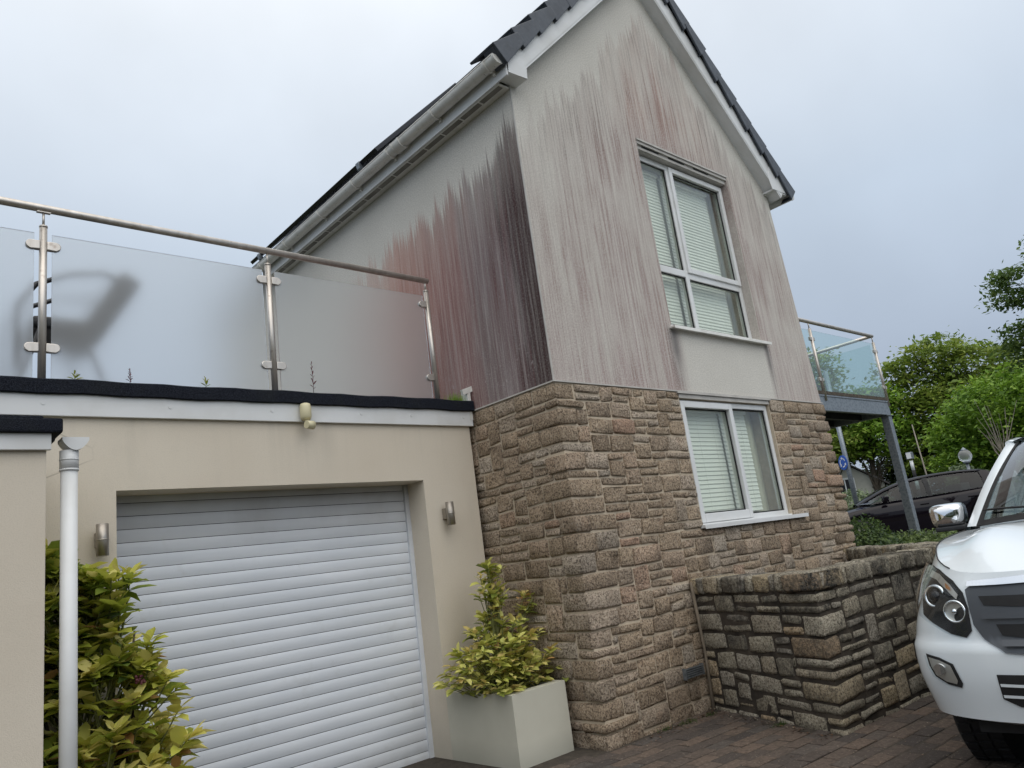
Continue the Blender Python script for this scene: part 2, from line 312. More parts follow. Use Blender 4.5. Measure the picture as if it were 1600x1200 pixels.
    g = NG('verge_ground', .95, spec=.2); g.set('Base Color', g.mix(g.mr(g.noise(.8, 4), .4, .6), (.045, .065, .02), (.07, .06, .04))); M_['grassg'] = g.m
    M_['asphalt'] = simple('asphalt', (.055, .056, .058), .9, var=.15, sc=3, bump=.3)
    M_['panel'] = simple('solar_black', (.010, .011, .016), .2, var=.1)
    M_['sblue'] = simple('sign_blue', (.01, .09, .45), .4, var=.03)
    M_['swhite'] = simple('sign_white', (.75, .76, .76), .4, var=.03)
    M_['hwall'] = simple('far_house_render', (.42, .41, .36), .85, var=.06)
    M_['hroof'] = simple('far_house_roof', (.10, .09, .085), .8, var=.15)
    M_['amber'] = simple('amber_lens', (.45, .18, .05), .3)
    M_['seat'] = simple('car_interior', (.06, .06, .062), .8)
    M_['deck'] = simple('roof_membrane', (.09, .09, .09), .9)
build_mats()

# ------------------------------------------------------------------ mesh helpers
class MB:
    def __init__(s): s.v = []; s.f = []; s.sm = []; s.tone = []; s.mi = []
    def add(s, vs, fs, sm=False, tone=.5, mi=0):
        o = len(s.v); s.v += [tuple(q) for q in vs]; s.f += [tuple(i+o for i in f) for f in fs]
        s.sm += [sm]*len(fs); s.tone += [tone]*len(vs); s.mi += [mi]*len(fs); return s
    def box(s, x0, x1, y0, y1, z0, z1, tone=.5, mi=0):
        vs = [(x, y, z) for z in (z0, z1) for y in (y0, y1) for x in (x0, x1)]
        return s.add(vs, [(0, 2, 3, 1), (4, 5, 7, 6), (0, 1, 5, 4), (2, 6, 7, 3), (1, 3, 7, 5), (0, 4, 6, 2)], False, tone, mi)
    def obox(s, c, ax, ay, az, hx, hy, hz, mi=0):   # oriented box
        c = Vector(c); vs = [c+ax*(hx*i)+ay*(hy*j)+az*(hz*k) for k in (-1, 1) for j in (-1, 1) for i in (-1, 1)]
        return s.add(vs, [(0, 2, 3, 1), (4, 5, 7, 6), (0, 1, 5, 4), (2, 6, 7, 3), (1, 3, 7, 5), (0, 4, 6, 2)], mi=mi)
    def tube(s, pts, r, n=10, cap=True, tone=.5, mi=0):
        pts = [Vector(p) for p in pts]; rs = r if isinstance(r, (list, tuple)) else [r]*len(pts)
        vs = []; prev = None
        for i, p in enumerate(pts):
            d = (pts[min(i+1, len(pts)-1)]-pts[max(i-1, 0)]).normalized()
            a = prev if prev else (Vector((0, 0, 1)) if abs(d.z) < .9 else Vector((1, 0, 0)))
            a = (a-d*a.dot(d)).normalized(); prev = a; b = d.cross(a)
            for k in range(n): t = 2*math.pi*k/n; vs.append(p+(a*math.cos(t)+b*math.sin(t))*rs[i])
        fs = [(i*n+k, i*n+(k+1) % n, (i+1)*n+(k+1) % n, (i+1)*n+k) for i in range(len(pts)-1) for k in range(n)]
        s.add(vs, fs, True, tone, mi)
        if cap:
            o = len(s.v)-len(vs)
            s.f += [tuple(o+k for k in reversed(range(n))), tuple(o+(len(pts)-1)*n+k for k in range(n))]; s.sm += [False]*2; s.mi += [mi]*2
        return s
    def prism(s, poly, a, b, f, mi=0, sm=False):    # poly of 2D points extruded between a and b through f(u,v,w)
        n = len(poly); vs = [f(u, v, a) for u, v in poly]+[f(u, v, b) for u, v in poly]
        s.add(vs, [tuple(reversed(range(n))), tuple(range(n, 2*n))], False, mi=mi)
        o = len(s.v)-2*n
        s.f += [(o+i, o+(i+1) % n, o+n+(i+1) % n, o+n+i) for i in range(n)]; s.sm += [sm]*n; s.mi += [mi]*n
        return s
    def grid(s, P, sm=True, mi=0, closed=False):    # P[i][j] points
        a, b = len(P), len(P[0]); vs = [q for r in P for q in r]
        return s.add(vs, [(i*b+j, i*b+j+1, (i+1)*b+j+1, (i+1)*b+j) for i in range(a-1) for j in range(b-1)], sm, mi=mi)
    def build(s, name, mats, parent=None, bevel=0, seg=2, fix=True, tone=False):
        me = bpy.data.meshes.new(name); me.from_pydata(s.v, [], s.f); me.validate(clean_customdata=False) if False else None
        mats = mats if isinstance(mats, (list, tuple)) else [mats]
        for m in mats: me.materials.append(m)
        if len(me.polygons) == len(s.sm):
            me.polygons.foreach_set('use_smooth', s.sm); me.polygons.foreach_set('material_index', s.mi)
        if tone or 1:
            if len(s.tone) == len(me.vertices):
                at = me.attributes.new('tone', 'FLOAT', 'POINT'); at.data.foreach_set('value', s.tone)
        if bevel or fix:
            bm = bmesh.new(); bm.from_mesh(me)
            if fix: bmesh.ops.recalc_face_normals(bm, faces=bm.faces)
            if bevel:
                ed = [q for q in bm.edges if len(q.link_faces) == 2 and q.calc_face_angle(0) > .5]
                bmesh.ops.bevel(bm, geom=ed, offset=bevel, segments=seg, affect='EDGES', profile=.6, clamp_overlap=True)
                for f in bm.faces: f.smooth = f.smooth or f.calc_area() < bevel*bevel*3
            bm.to_mesh(me); bm.free()
        o = bpy.data.objects.new(name, me); COL.objects.link(o)
        if parent: attach(o, parent)
        return o
def rootof(o):
    m = Matrix.Identity(4)
    while o: m = o.matrix_basis @ (m if o.parent is None else m); o = o.parent
    return m
def world_of(o):
    m = o.matrix_basis.copy()
    if o.parent: m = world_of(o.parent) @ o.matrix_parent_inverse @ m
    return m
def attach(o, parent):       # keep the child where its own matrix puts it
    o.parent = parent; o.matrix_parent_inverse = world_of(parent).inverted()
def tag(o, label=None, cat=None, group=None, kind=None):
    if label: o['label'] = label
    if cat: o['category'] = cat
    if group: o['group'] = group
    if kind: o['kind'] = kind
    return o
def thing(name, label, cat, loc=(0, 0, 0), group=None, rz=0):
    o = bpy.data.objects.new(name, None); o.location = loc; o.rotation_euler = (0, 0, rz); COL.objects.link(o)
    o.empty_display_size = .2
    return tag(o, label, cat, group)
def fastmesh(name, V, F, mat, parent=None, tone=None, smooth=False, normals=None):
    me = bpy.data.meshes.new(name); V = np.asarray(V, np.float32); F = np.asarray(F, np.int32); k = F.shape[1]
    me.vertices.add(len(V)); me.vertices.foreach_set('co', V.ravel())
    me.loops.add(F.size); me.loops.foreach_set('vertex_index', F.ravel())
    me.polygons.add(len(F)); me.polygons.foreach_set('loop_start', np.arange(0, F.size, k, dtype=np.int32)); me.polygons.foreach_set('loop_total', np.full(len(F), k, np.int32))
    if smooth: me.polygons.foreach_set('use_smooth', np.ones(len(F), bool))
    me.update(calc_edges=True); me.materials.append(mat)
    if tone is not None: me.attributes.new('tone', 'FLOAT', 'POINT').data.foreach_set('value', np.asarray(tone, np.float32))
    o = bpy.data.objects.new(name, me); COL.objects.link(o)
    if parent: attach(o, parent)
    return o

# ------------------------------------------------------------------ ground
def gz(x, y):
    z = 0.
    if y < -1.3: z -= .05*(-1.3-max(y, -9))
    if x > 4.3: z += .5*min(1, (x-4.3)/4.5)
    return z
mb = MB(); N = 60
xs = [-60, -25, -12, -8]+[-6+.5*i for i in range(37)]+[14, 18, 26, 40, 70, 130, 300]
ys = [-120, -50, -20, -12]+[-9+.5*i for i in range(31)]+[8, 12, 20, 40, 80, 150, 300]
mb.grid([[(x, y, gz(x, y)-.004) for y in ys] for x in xs], sm=True)
tag(mb.build('ground', M_['grassg'], fix=False), kind='structure')
# driveway sheet with bedding, 6 mm above
mb = MB(); dx = [-8+.5*i for i in range(27)]; dy = [-9+.5*i for i in range(20)]+[1.4]
mb.grid([[(x, y, gz(x, y)+.002) for y in dy] for x in dx], sm=True)
drive = tag(mb.build('driveway', M_['joint'], fix=False), kind='structure')
# road on the far side
mb = MB(); mb.grid([[(x, y, gz(x, y)+.006) for y in (-60, -20, -5, 0, 5, 12, 30, 80)] for x in (12, 14, 16, 18, 20, 22, 26)], sm=True)
tag(mb.build('road', M_['asphalt'], fix=False), kind='structure')
# paving bricks
rp_ = random.Random(3); bricks = []
ca, sa = math.cos(R(-3.5)), math.sin(R(-3.5))
row = 0; yb_ = -3.4
while yb_ < .02:
    xb_ = -1.6 + (.105 if row % 2 else 0)
    while xb_ < 3.6:
        cx_, cy_ = xb_+.1025, yb_+.051
        wx, wy = ca*cx_-sa*cy_+0, sa*cx_+ca*cy_+.02
        bricks.append((wx, wy)); xb_ += .2075
    row += 1; yb_ += .1045
def vis_rank(b):
    d = Vector((b[0], b[1], gz(*b)))-CAM; z = d.dot(fwd)
    if z <= 0: return 1e9
    px = 800+FPX*d.dot(rt)/z; py = 600-FPX*d.dot(up)/z
    inb = b[1] > -.02 and b[0] > 1.2
    cov = (b[1] > -1.24 and b[0] > .75 and (b[0]-.72) > (b[1]+1.25)*.36)
    if cov or b[1] > -.03 and b[0] > -.05: return 1e9
    return (0 if (880 < px < 1560 and py < 1235) else 400)+z
bricks.sort(key=vis_rank)
def brick_geo(mb, wx, wy, tone):
    h = .006+rp_.uniform(-.0025, .004); t = R(-3.5)+rp_.uniform(-.012, .012); c, s_ = math.cos(t), math.sin(t)
    a, b, bev = .0995, .0485, .006
    vs = []
    for (ea, eb, z) in ((a, b, -.03), (a, b, h-bev*.6), (a-bev, b-bev, h)):
        for (i, j) in ((-1, -1), (1, -1), (1, 1), (-1, 1)):
            px, py = i*ea, j*eb; X, Y = wx+c*px-s_*py, wy+s_*px+c*py; vs.append((X, Y, gz(X, Y)+z+rp_.uniform(-.001, .001)))
    fs = [(8, 9, 10, 11)]
    for r in (0, 4):
        for k in range(4): fs.append((r+k, r+(k+1) % 4, r+4+(k+1) % 4, r+4+k))
    mb.add(vs, fs, False, tone)
rest = MB()
for i, b in enumerate(bricks):
    tn = rp_.random()
    if vis_rank(b) >= 1e9: continue
    if i < 290:
        q = MB(); brick_geo(q, b[0], b[1], tn); q.build('paving_brick', M_['brick'], drive, fix=False)
    else: brick_geo(rest, b[0], b[1], tn)
tag(rest.build('paving_bricks', M_['brick'], drive, fix=False), kind='stuff')

# ------------------------------------------------------------------ stone walling
def rblock(mb, O, E1, E2, a0, a1, b0, b1, z0, z1, r, tone, rg, open_back=None, jit=.006):
    """rounded rough block: a along E1, b along E2 (2D vectors), z up"""
    rr = min(r, (a1-a0)*.42, (b1-b0)*.42, (z1-z0)*.42)
    A = [a0, a0+rr, a1-rr, a1]; B = [b0, b0+rr, b1-rr, b1]; Z = [z0, z0+rr, z1-rr, z1]
    if a1-a0 > .2: A = [a0, a0+rr, (a0+a1)/2+rg.uniform(-.03, .03), a1-rr, a1]
    na, nb, nz_ = len(A), len(B), len(Z); idx = {}; vs = []; fs = []
    tw = rg.uniform(-.010, .010); tz = rg.uniform(-.006, .006)
    def vid(i, j, k):
        key = (i, j, k)
        if key in idx: return idx[key]
        a, b, z = A[i], B[j], Z[k]
        d = [0, 0, 0]
        if i in (0, na-1): d[0] = -1 if i == 0 else 1
        if j in (0, nb-1): d[1] = -1 if j == 0 else 1
        if k in (0, nz_-1): d[2] = -1 if k == 0 else 1
        n = math.sqrt(sum(q*q for q in d))
        if n > 1:
            f = rr*(1-1/n); a -= d[0]*f; b -= d[1]*f; z -= d[2]*f
        a += rg.uniform(-jit, jit)*.8; z += rg.uniform(-jit, jit)*.8; b += rg.uniform(-jit, jit)
        z += tz*((a-a0)/(a1-a0)-.5)*2
        X = O[0]+E1[0]*a+E2[0]*b; Y = O[1]+E1[1]*a+E2[1]*b
        idx[key] = len(vs); vs.append((X, Y, z)); return idx[key]
    def face(fn, n1, n2, flip):
        for i in range(n1-1):
            for j in range(n2-1):
                q = (fn(i, j), fn(i+1, j), fn(i+1, j+1), fn(i, j+1)); fs.append(q[::-1] if flip else q)
    face(lambda i, k: vid(i, 0, k), na, nz_, False)
    if open_back != 'b': face(lambda i, k: vid(i, nb-1, k), na, nz_, True)
    face(lambda j, k: vid(0, j, k), nb, nz_, True); face(lambda j, k: vid(na-1, j, k), nb, nz_, False)
    face(lambda i, j: vid(i, j, 0), na, nb, True); face(lambda i, j: vid(i, j, nz_-1), na, nb, False)
    mb.add(vs, fs, True, tone)
def layout(L, rows, rg, holes, quoinL=None, quoinR=None, wscale=1.):
    """snecked rubble: returns (u0,u1,r0,r1) with row indices; holes = [(u0,u1,r0,r1)]"""
    nr = len(rows)-1; occ = [[] for _ in range(nr)]
    def block(u0, u1, ra, rb):
        for r in range(ra, rb): occ[r].append((u0, u1))
    for h in holes: block(*h)
    res = []
    for r in range(nr):
        iv = sorted(occ[r]); gaps = []; c = 0.
        for a, b in iv:
            if a-c > .03: gaps.append((c, a))
            c = max(c, b)
        if L-c > .03: gaps.append((c, L))
        for a, b in gaps:
            u = a
            while b-u > 1e-4:
                left = b-u; h = 1; q = rg.random()
                if q < .52: h = 2
                elif q < .57: h = 3
                h = min(h, nr-r)
                w = (rg.uniform(.15, .36) if h == 1 else rg.uniform(.16, .33) if h == 2 else rg.uniform(.14, .22))*wscale
                if left-w < .11: w = left if left < .40*wscale else left/2
                w = min(w, left)
                def free(hh):
                    for rr in range(r+1, r+hh):
                        for (p, q2) in occ[rr]:
                            if p < u+w-1e-4 and q2 > u+1e-4: return False
                    return True
                while h > 1 and not free(h): h -= 1
                if h > 1 and w > .36: h = 1
                block(u, u+w, r, r+h) if h > 1 else None
                res.append((u, u+w, r, r+h)); u += w
    return res
def px_area(x, y, z, w, h):
    d = Vector((x, y, z))-CAM; zz = d.dot(fwd)
    if zz <= .1: return 0
    px = 800+FPX*d.dot(rt)/zz; py = 600-FPX*d.dot(up)/zz
    if not (-20 < px < 1620 and -20 < py < 1220): return 0
    return w*h/zz/zz
def emit_stones(items, name, mat, parent, limit=296):
    items.sort(key=lambda t: -t[0]); rest = MB(); nrest = 0
    for i, (ar, fn) in enumerate(items):
        if i < limit and ar > 0:
            q = MB(); fn(q); q.build(name, mat, parent, fix=False)
        else: fn(rest); nrest += 1
    if nrest: tag(rest.build(name+'s_beyond', mat, parent, fix=False), kind='stuff')

def make_rows(z0, z1, rg, unit=.065):
    n = max(1, round((z1-z0)/unit)); z = [z0]
    hs = [rg.uniform(.9, 1.12) for _ in range(n)]; k = (z1-z0)/sum(hs)
    for h in hs: z.append(z[-1]+h*k)
    z[-1] = z1
    return z

# ================================================================== HOUSE
ZR, WG = 2.495, 4.10
def lean(z): return WG-.012-max(0, z-2.5)*.062
house = thing('house', 'gabled house with red and black streaked render above a granite stone ground floor', 'house', (2, 0, 0))
# gable render (outer face y=0) with window opening
U = (1.59, 3.10, 3.075, 4.95)
RL = lambda x: 5.03+x; RR_ = lambda x: 8.94-x
mb = MB(); T = .22
def slab(poly):
    mb.prism(poly, 0, T, lambda u, v, w: (u, w, v))
ax_ = 1.955
slab([(.004, ZR), (WG, ZR), (lean(U[2]), U[2]), (.004, U[2])])
slab([(.004, U[2]), (U[0], U[2]), (U[0], U[3]), (.004, U[3])])
slab([(U[1], U[2]), (lean(U[2]), U[2]), (lean(U[3]), U[3]), (U[1], U[3])])
slab([(.004, U[3]), (lean(U[3]), U[3]), (lean(U[3]), 8.94-lean(U[3])), (ax_, RL(ax_)-.02), (.004, RL(0))])
mb.build('gable_wall', M_['gable'], house, fix=False)
YB = 6.0
mb = MB(); mb.box(-.0, .2, .0+.003, YB, ZR, 5.06)
mb.v = [(x, (y if y > .01 else .0015), z) for x, y, z in mb.v]
mb.build('side_wall', M_['flank'], house, fix=False)
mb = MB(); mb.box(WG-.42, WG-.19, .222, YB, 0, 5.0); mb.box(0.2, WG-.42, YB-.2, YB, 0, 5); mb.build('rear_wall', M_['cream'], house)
# corner and bottom beads
mb = MB(); mb.box(-.006, .004, -.006, .004, ZR, 4.93)
mb.box(-.012, WG+.012, -.012, 0.0, ZR-.012, ZR-.001); mb.box(-.012, 0.0, .001, 1.02, ZR-.012, ZR-.001)
mb.build('render_bead', M_['bead'], house)
# stone ground floor: mortar backing
mb = MB(); wy = .003; LW = (1.50, 2.975, 1.335, 2.43)
for (a, b, c, d) in ((.003, WG-.01, -.25, LW[2]), (.003, LW[0], LW[2], ZR-.012), (LW[1], WG-.01, LW[2], ZR-.012), (LW[0], LW[1], LW[3], ZR-.012)):
    mb.box(a, b, wy, .3, c, d)
mb.box(.0031, .3, .3, 2.2, -.25, ZR-.012); mb.box(WG-.3, WG-.0101, .3, 6, -.25, ZR-.012)
mb.build('mortar_backing', M_['mortar'], house)
rg = random.Random(21)
rows = make_rows(-.03, ZR-.014, rg); nr = len(rows)-1
def rowat(z): return min(range(len(rows)), key=lambda i: abs(rows[i]-z))
items = []; holeG = [(LW[0]-.005, LW[1]+.005, rowat(LW[2]), nr)]; holeF = []
PR = .009; GAP = .0066
# left quoins
r = 0
while r < nr:
    h = min(rg.choice((1, 2, 2, 2)), nr-r); a = rg.uniform(.14, .36); b = rg.uniform(.12, .30)
    if h == 1: a = rg.uniform(.2, .36)
    tn = rg.random()**1.2; z0, z1 = rows[r]+GAP, rows[r+h]-GAP; pr = PR+rg.uniform(-.006, .012); sd = rg.random()
    def fn(q, a=a, b=b, z0=z0, z1=z1, tn=tn, pr=pr, sd=sd):
        g2 = random.Random(sd); rblock(q, (0, 0), (1, 0), (0, 1), -pr, a-GAP, -pr, b-GAP, z0, z1, .013, tn, g2)
    items.append((px_area(.1, 0, (z0+z1)/2, a+b, z1-z0), fn)); holeG.append((0, a, r, r+h)); holeF.append((0, b, r, r+h)); r += h
# right quoins (bulging silhouette)
r = 0
while r < nr:
    h = min(rg.choice((1, 2, 2)), nr-r); a = rg.uniform(.16, .36)
    tn = rg.random(); z0, z1 = rows[r]+GAP, rows[r+h]-GAP; pr = PR+rg.uniform(-.004, .02); sd = rg.random()
    def fn(q, a=a, z0=z0, z1=z1, tn=tn, pr=pr, sd=sd):
        rblock(q, (WG, 0), (-1, 0), (0, 1), -pr, a-GAP, -pr-.012, .26, z0, z1, .026, tn, random.Random(sd))
    items.append((px_area(4, 0, (z0+z1)/2, a, z1-z0), fn)); holeG.append((WG-a, WG, r, r+h)); r += h
for (u0, u1, ra, rb) in layout(WG, rows, rg, holeG, wscale=.88):
    if u0 > LW[0]-.05 and u1 < LW[1]+.05 and rows[ra] > LW[3]-.06: pass
    tn = rg.random(); z0, z1 = rows[ra]+GAP, rows[rb]-GAP; pr = PR+rg.uniform(-.003, .005); sd = rg.random()
    if z1-z0 < .02 or u1-u0 < .03: continue
    def fn(q, u0=u0, u1=u1, z0=z0, z1=z1, tn=tn, pr=pr, sd=sd):
        rblock(q, (0, 0), (1, 0), (0, 1), u0+GAP, u1-GAP, -pr, .08, z0, z1, .0115, tn, random.Random(sd), 'b')
    if rows[ra] < .30 and .885 < (u0+u1)/2 < 1.08 and False: continue
    items.append((px_area((u0+u1)/2, 0, (z0+z1)/2, u1-u0, z1-z0)*.75, fn))
for (u0, u1, ra, rb) in layout(1.3, rows, rg, holeF, wscale=.88):
    tn = rg.random(); z0, z1 = rows[ra]+GAP, rows[rb]-GAP; pr = PR+rg.uniform(-.003, .005); sd = rg.random()
    if z1-z0 < .02 or u1-u0 < .03: continue
    def fn(q, u0=u0, u1=u1, z0=z0, z1=z1, tn=tn, pr=pr, sd=sd):
        rblock(q, (0, 0), (0, 1), (1, 0), u0+GAP, u1-GAP, -pr, .08, z0, z1, .0115, tn, random.Random(sd), 'b')
    items.append((px_area(0, (u0+u1)/2, (z0+z1)/2, u1-u0, z1-z0) if u0 < .95 else 0, fn))
emit_stones(items, 'stone', M_['stone'], house)
# vent grille low in the wall
mb = MB(); mb.box(.885, 1.10, -.034, -.030, .268, .338, mi=1)
for k in range(5): mb.box(.885, 1.10, -.046, -.034, .270+k*.0145, .278+k*.0145)
mb.box(.880, .885, -.046, .0, .262, .342); mb.box(1.10, 1.105, -.046, .0, .262, .342)
mb.build('air_vent', [M_['galv'], M_['dark']], house)
# ---- windows
def blind(mb, x0, x1, z0, z1, y, pitch=.034):
    z = z1
    while z-pitch > z0:
        mb.add([(x0, y, z-.002), (x1, y, z-.002), (x1, y-.008, z-pitch+.0035), (x0, y-.008, z-pitch+.0035)], [(0, 1, 2, 3)])
        mb.add([(x0, y-.008, z-pitch+.0035), (x1, y-.008, z-pitch+.0035), (x1, y-.003, z-pitch-.002), (x0, y-.003, z-pitch-.002)], [(0, 1, 2, 3)])
        z -= pitch
    mb.box(x0, x1, y-.03, y+.01, z1, z1+.03)
    for xx in (x0+.12, (x0+x1)/2, x1-.12): mb.box(xx-.001, xx+.001, y-.016, y-.015, z0, z1)
    return mb
def frame_rect(mb, x0, x1, z0, z1, y0, y1, w, wt=None, wb=None):
    wt = wt or w; wb = wb or w
    mb.box(x0, x0+w, y0, y1, z0, z1); mb.box(x1-w, x1, y0, y1, z0, z1)
    mb.box(x0+w, x1-w, y0, y1, z1-wt, z1); mb.box(x0+w, x1-w, y0, y1, z0, z0+wb)
def gasket(mb, x0, x1, z0, z1, y, w=.008):
    frame_rect(mb, x0, x1, z0, z1, y, y+.01, w)
# upper window
yf = .085; x0, x1, z0, z1 = 1.593, 3.097, 3.092, 4.862
mb = MB(); frame_rect(mb, x0, x1, z0, z1, yf, yf+.06, .058)
mxc = 2.135
mb.box(mxc-.030, mxc+.030, yf, yf+.06, z0+.058, z1-.058)
mb.box(x0+.058, mxc-.03, yf, yf+.06, 3.665, 3.735); mb.box(mxc+.03, x1-.058, yf, yf+.06, 3.655, 3.735)
wn = mb.build('window', M_['upvc'], house, bevel=.006); tag(wn, 'tall upper window with four panes set in streaked render')
mb = MB(); frame_rect(mb, mxc+.012, x1-.018, 3.715, z1-.02, yf-.018, yf+.03, .052); mb.build('sash', M_['upvc'], wn, bevel=.006)
ps = [(x0+.058, mxc-.03, z0+.058, 3.665), (mxc+.03, x1-.058, z0+.058, 3.655), (x0+.058, mxc-.03, 3.735, z1-.058), (mxc+.062, x1-.070, 3.765, z1-.072)]
for (a, b, c, d) in ps:
    q = MB(); q.box(a-.004, b+.004, yf+.026, yf+.030, c-.004, d+.004); q.build('pane', M_['pane'], wn)
mb = MB()
for (a, b, c, d) in ps: gasket(mb, a, b, c, d, yf+.012, .011)
mb.build('gasket', M_['dark'], wn)
for (a, b, c, d) in ((x0+.05, mxc-.022, z0+.05, z1-.03), (mxc+.022, x1-.13, z0+.05, z1-.03)):
    q = blind(MB(), a, b, c, d-.06, yf+.13); tag(q.build('blind', M_['blind'], wn), kind='stuff')
mb = MB(); mb.box(1.555, 3.195, -.055, yf, 3.062, 3.080); mb.box(1.555, 3.195, -.060, -.055, 3.050, 3.080); mb.build('window_sill', M_['dupvc'], wn, bevel=.004)
# head: drip trim and trickle vent in the soffit of the opening
mb = MB(); mb.box(1.585, 3.105, -.012, .0, 4.935, 4.955); mb.box(1.591, 3.099, .02, yf+.01, 4.865, 4.925); mb.box(1.591, 3.099, .0, .02, 4.905, 4.949)
for a in (1.68, 2.10, 2.52): mb.box(a, a+.26, .012, .022, 4.893, 4.903, mi=1)
mb.build('window_head', [M_['bead'], M_['dark']], wn)
# inside of the rooms (light walls so that the gap beside the blind shows a room, not a void)
for (a, b, c, d, nm) in ((1.57, 3.12, 3.03, 4.96, 'upper'), (1.485, 2.99, 1.30, 2.46, 'lower')):
    q = MB(); q.box(a, b, .75, .8, c, d); ys = .222 if nm == 'upper' else .301; q.box(a-.03, a, ys, .8, c, d); q.box(b, b+.03, ys, .8, c, d); q.box(a, b, ys, .8, c-.02, c); q.box(a, b, ys, .8, d, d+.02)
    q.build('room_lining', M_['curtain'], house)
mb = MB(); mb.grid([[(1.60+1.49*k/40, .245+.012*math.sin(k*1.3), z_) for k in range(41)] for z_ in (3.09, 4.86)]); mb.build('curtain', M_['curtainfab'], wn)
# lower window
yf = .030; x0, x1, z0, z1 = 1.505, 2.970, 1.352, 2.425
mb = MB(); frame_rect(mb, x0, x1, z0, z1, yf, yf+.07, .050)
mxc = 2.300; mb.box(mxc-.030, mxc+.032, yf, yf+.07, z0+.05, z1-.05)
wn = mb.build('window', M_['upvc'], house, bevel=.006); tag(wn, 'wide two light window set in the stone ground floor')
mb = MB(); frame_rect(mb, x0+.012, mxc+.020, z0+.015, z1-.015, yf-.02, yf+.03, .058, .055, .075); mb.build('sash', M_['upvc'], wn, bevel=.006)
ps = [(x0+.070, mxc-.038, z0+.09, z1-.07), (mxc+.032, x1-.050, z0+.05, z1-.05)]
for (a, b, c, d) in ps:
    q = MB(); q.box(a-.004, b+.004, yf+.026, yf+.030, c-.004, d+.004); q.build('pane', M_['pane'], wn)
mb = MB()
for (a, b, c, d) in ps: gasket(mb, a, b, c, d, yf+.014, .012)
mb.build('gasket', M_['dark'], wn)
for (a, b) in ((x0+.05, mxc-.015), (mxc+.015, x1-.21)):
    q = blind(MB(), a, b, z0+.05, z1-.07, yf+.14, .0385); tag(q.build('blind', M_['blind'], wn), kind='stuff')
mb = MB(); mb.grid([[(1.51+1.455*k/40, .205+.012*math.sin(k*1.3), z_) for k in range(41)] for z_ in (1.36, 2.42)]); mb.build('curtain', M_['curtainfab'], wn)
mb = MB(); mb.box(1.46, 3.19, -.050, yf, 1.325, 1.350); mb.box(1.46, 3.19, -.052, -.050, 1.316, 1.350); mb.box(1.50, 2.975, yf-.028, yf, 1.350, 1.362); mb.build('window_sill', M_['upvc'], wn, bevel=.003)
mb = MB(); mb.box(1.47, 3.0, -.020, .002, 2.468, 2.480); mb.box(1.497, 2.978, -.004, .002, 2.4305, 2.466); mb.build('window_head', M_['bead'], wn)
# ---- barge boards, fascia, soffit
def barge(side):
    q = MB()
    if side < 0: a, b = Vector((-.02, 0, 4.937)), Vector((1.955, 0, 6.912))
    else: a, b = Vector((4.0, 0, 4.856)), Vector((1.955, 0, 6.901))
    d = (b-a).normalized(); n = Vector((-d.z, 0, d.x)) if side < 0 else Vector((d.z, 0, -d.x))
    def P(t, w, y): v = a+(b-a)*t+n*w; return (v.x, y, v.z)
    for (w0, w1, y0, y1) in ((0, .20, -.13, -.112), (0, .018, -.1115, .0), (.02, .05, -.134, -.1301)):
        vs = [P(t, w, y) for t in (0, 1) for y in (y0, y1) for w in (w0, w1)]
        q.add(vs, [(0, 1, 3, 2), (4, 6, 7, 5), (0, 4, 5, 1), (2, 3, 7, 6), (1, 5, 7, 3), (0, 2, 6, 4)])
    return q.build('bargeboard', M_['upvc'], house)
barge(-1); barge(1)
# box ends at the eaves
mb = MB(); mb.prism([(-.125, 4.927), (.075, 4.940), (.083, 5.045), (.02, 5.10), (-.12, 5.08)], -.136, -.128, lambda u, v, w: (u, w, v)); mb.box(-.125, .07, -.127, .0, 4.935, 4.950); mb.box(.062, .075, -.127, .0, 4.951, 5.05)
mb.build('box_end', M_['upvc'], house)
mb = MB(); mb.prism([(3.84, 4.93), (4.18, 4.945), (4.17, 5.05), (3.9, 5.25), (3.80, 5.07)], -.136, -.128, lambda u, v, w: (u, w, v)); mb.box(3.86, 4.17, -.127, .6, 4.925, 4.943); mb.box(4.155, 4.17, -.127, 4, 4.944, 5.05)
mb.build('box_end', M_['upvc'], house)
LE = 4.35
mb = MB(); mb.box(-.142, -.126, -.127, LE, 4.905, 5.075); mb.build('fascia_board', M_['upvc'], house, bevel=.003)
mb = MB(); mb.box(-.1255, -.002, .0, LE, 4.905, 4.915)
k = .02
while k < LE-.2:
    mb.box(-.112, -.062, k, k+.235, 4.899, 4.9049, mi=1); k += .26
mb.box(-.124, -.113, .0, LE, 4.899, 4.9045)
mb.build('soffit', [M_['dupvc'], M_['ventgrey']], house)
mb = MB(); mb.box(-.142, .0, LE+.001, LE+.012, 4.9, 5.15); mb.build('box_end', M_['upvc'], house)
# gutter (half round) with brackets, union and stop end
def gutter(name, xc, zc, y0, y1, r, parent, mats):
    q = MB(); n = 12; P = []
    for y in (y0, y1):
        for rr in (r, r-.004): P.append([(xc+rr*math.cos(math.pi+math.pi*k/n), y, zc+rr*math.sin(math.pi+math.pi*k/n)) for k in range(n+1)])
    q.grid([P[0], P[2]]); q.grid([P[1], P[3]])
    for sgn in (-1, 1): q.tube([(xc+sgn*(r-.001), y0, zc), (xc+sgn*(r-.001), y1, zc)], .006, 6)
    g_ = q.build(name, mats, parent, fix=True)
    for yy in (y0, y1):
        q = MB(); vs = [(xc+(r+.004)*math.cos(math.pi+math.pi*k/n), yy-.008, zc+(r+.004)*math.sin(math.pi+math.pi*k/n)) for k in range(n+1)]
        q.prism([(v[0], v[2]) for v in vs], yy-.012, yy+.004, lambda u, v, w: (u, w, v), sm=False); q.build('stop_end', mats, g_)
    return g_
gt = gutter('gutter', -.205, 5.045, -.115, LE+.1, .060, house, M_['dupvc'])
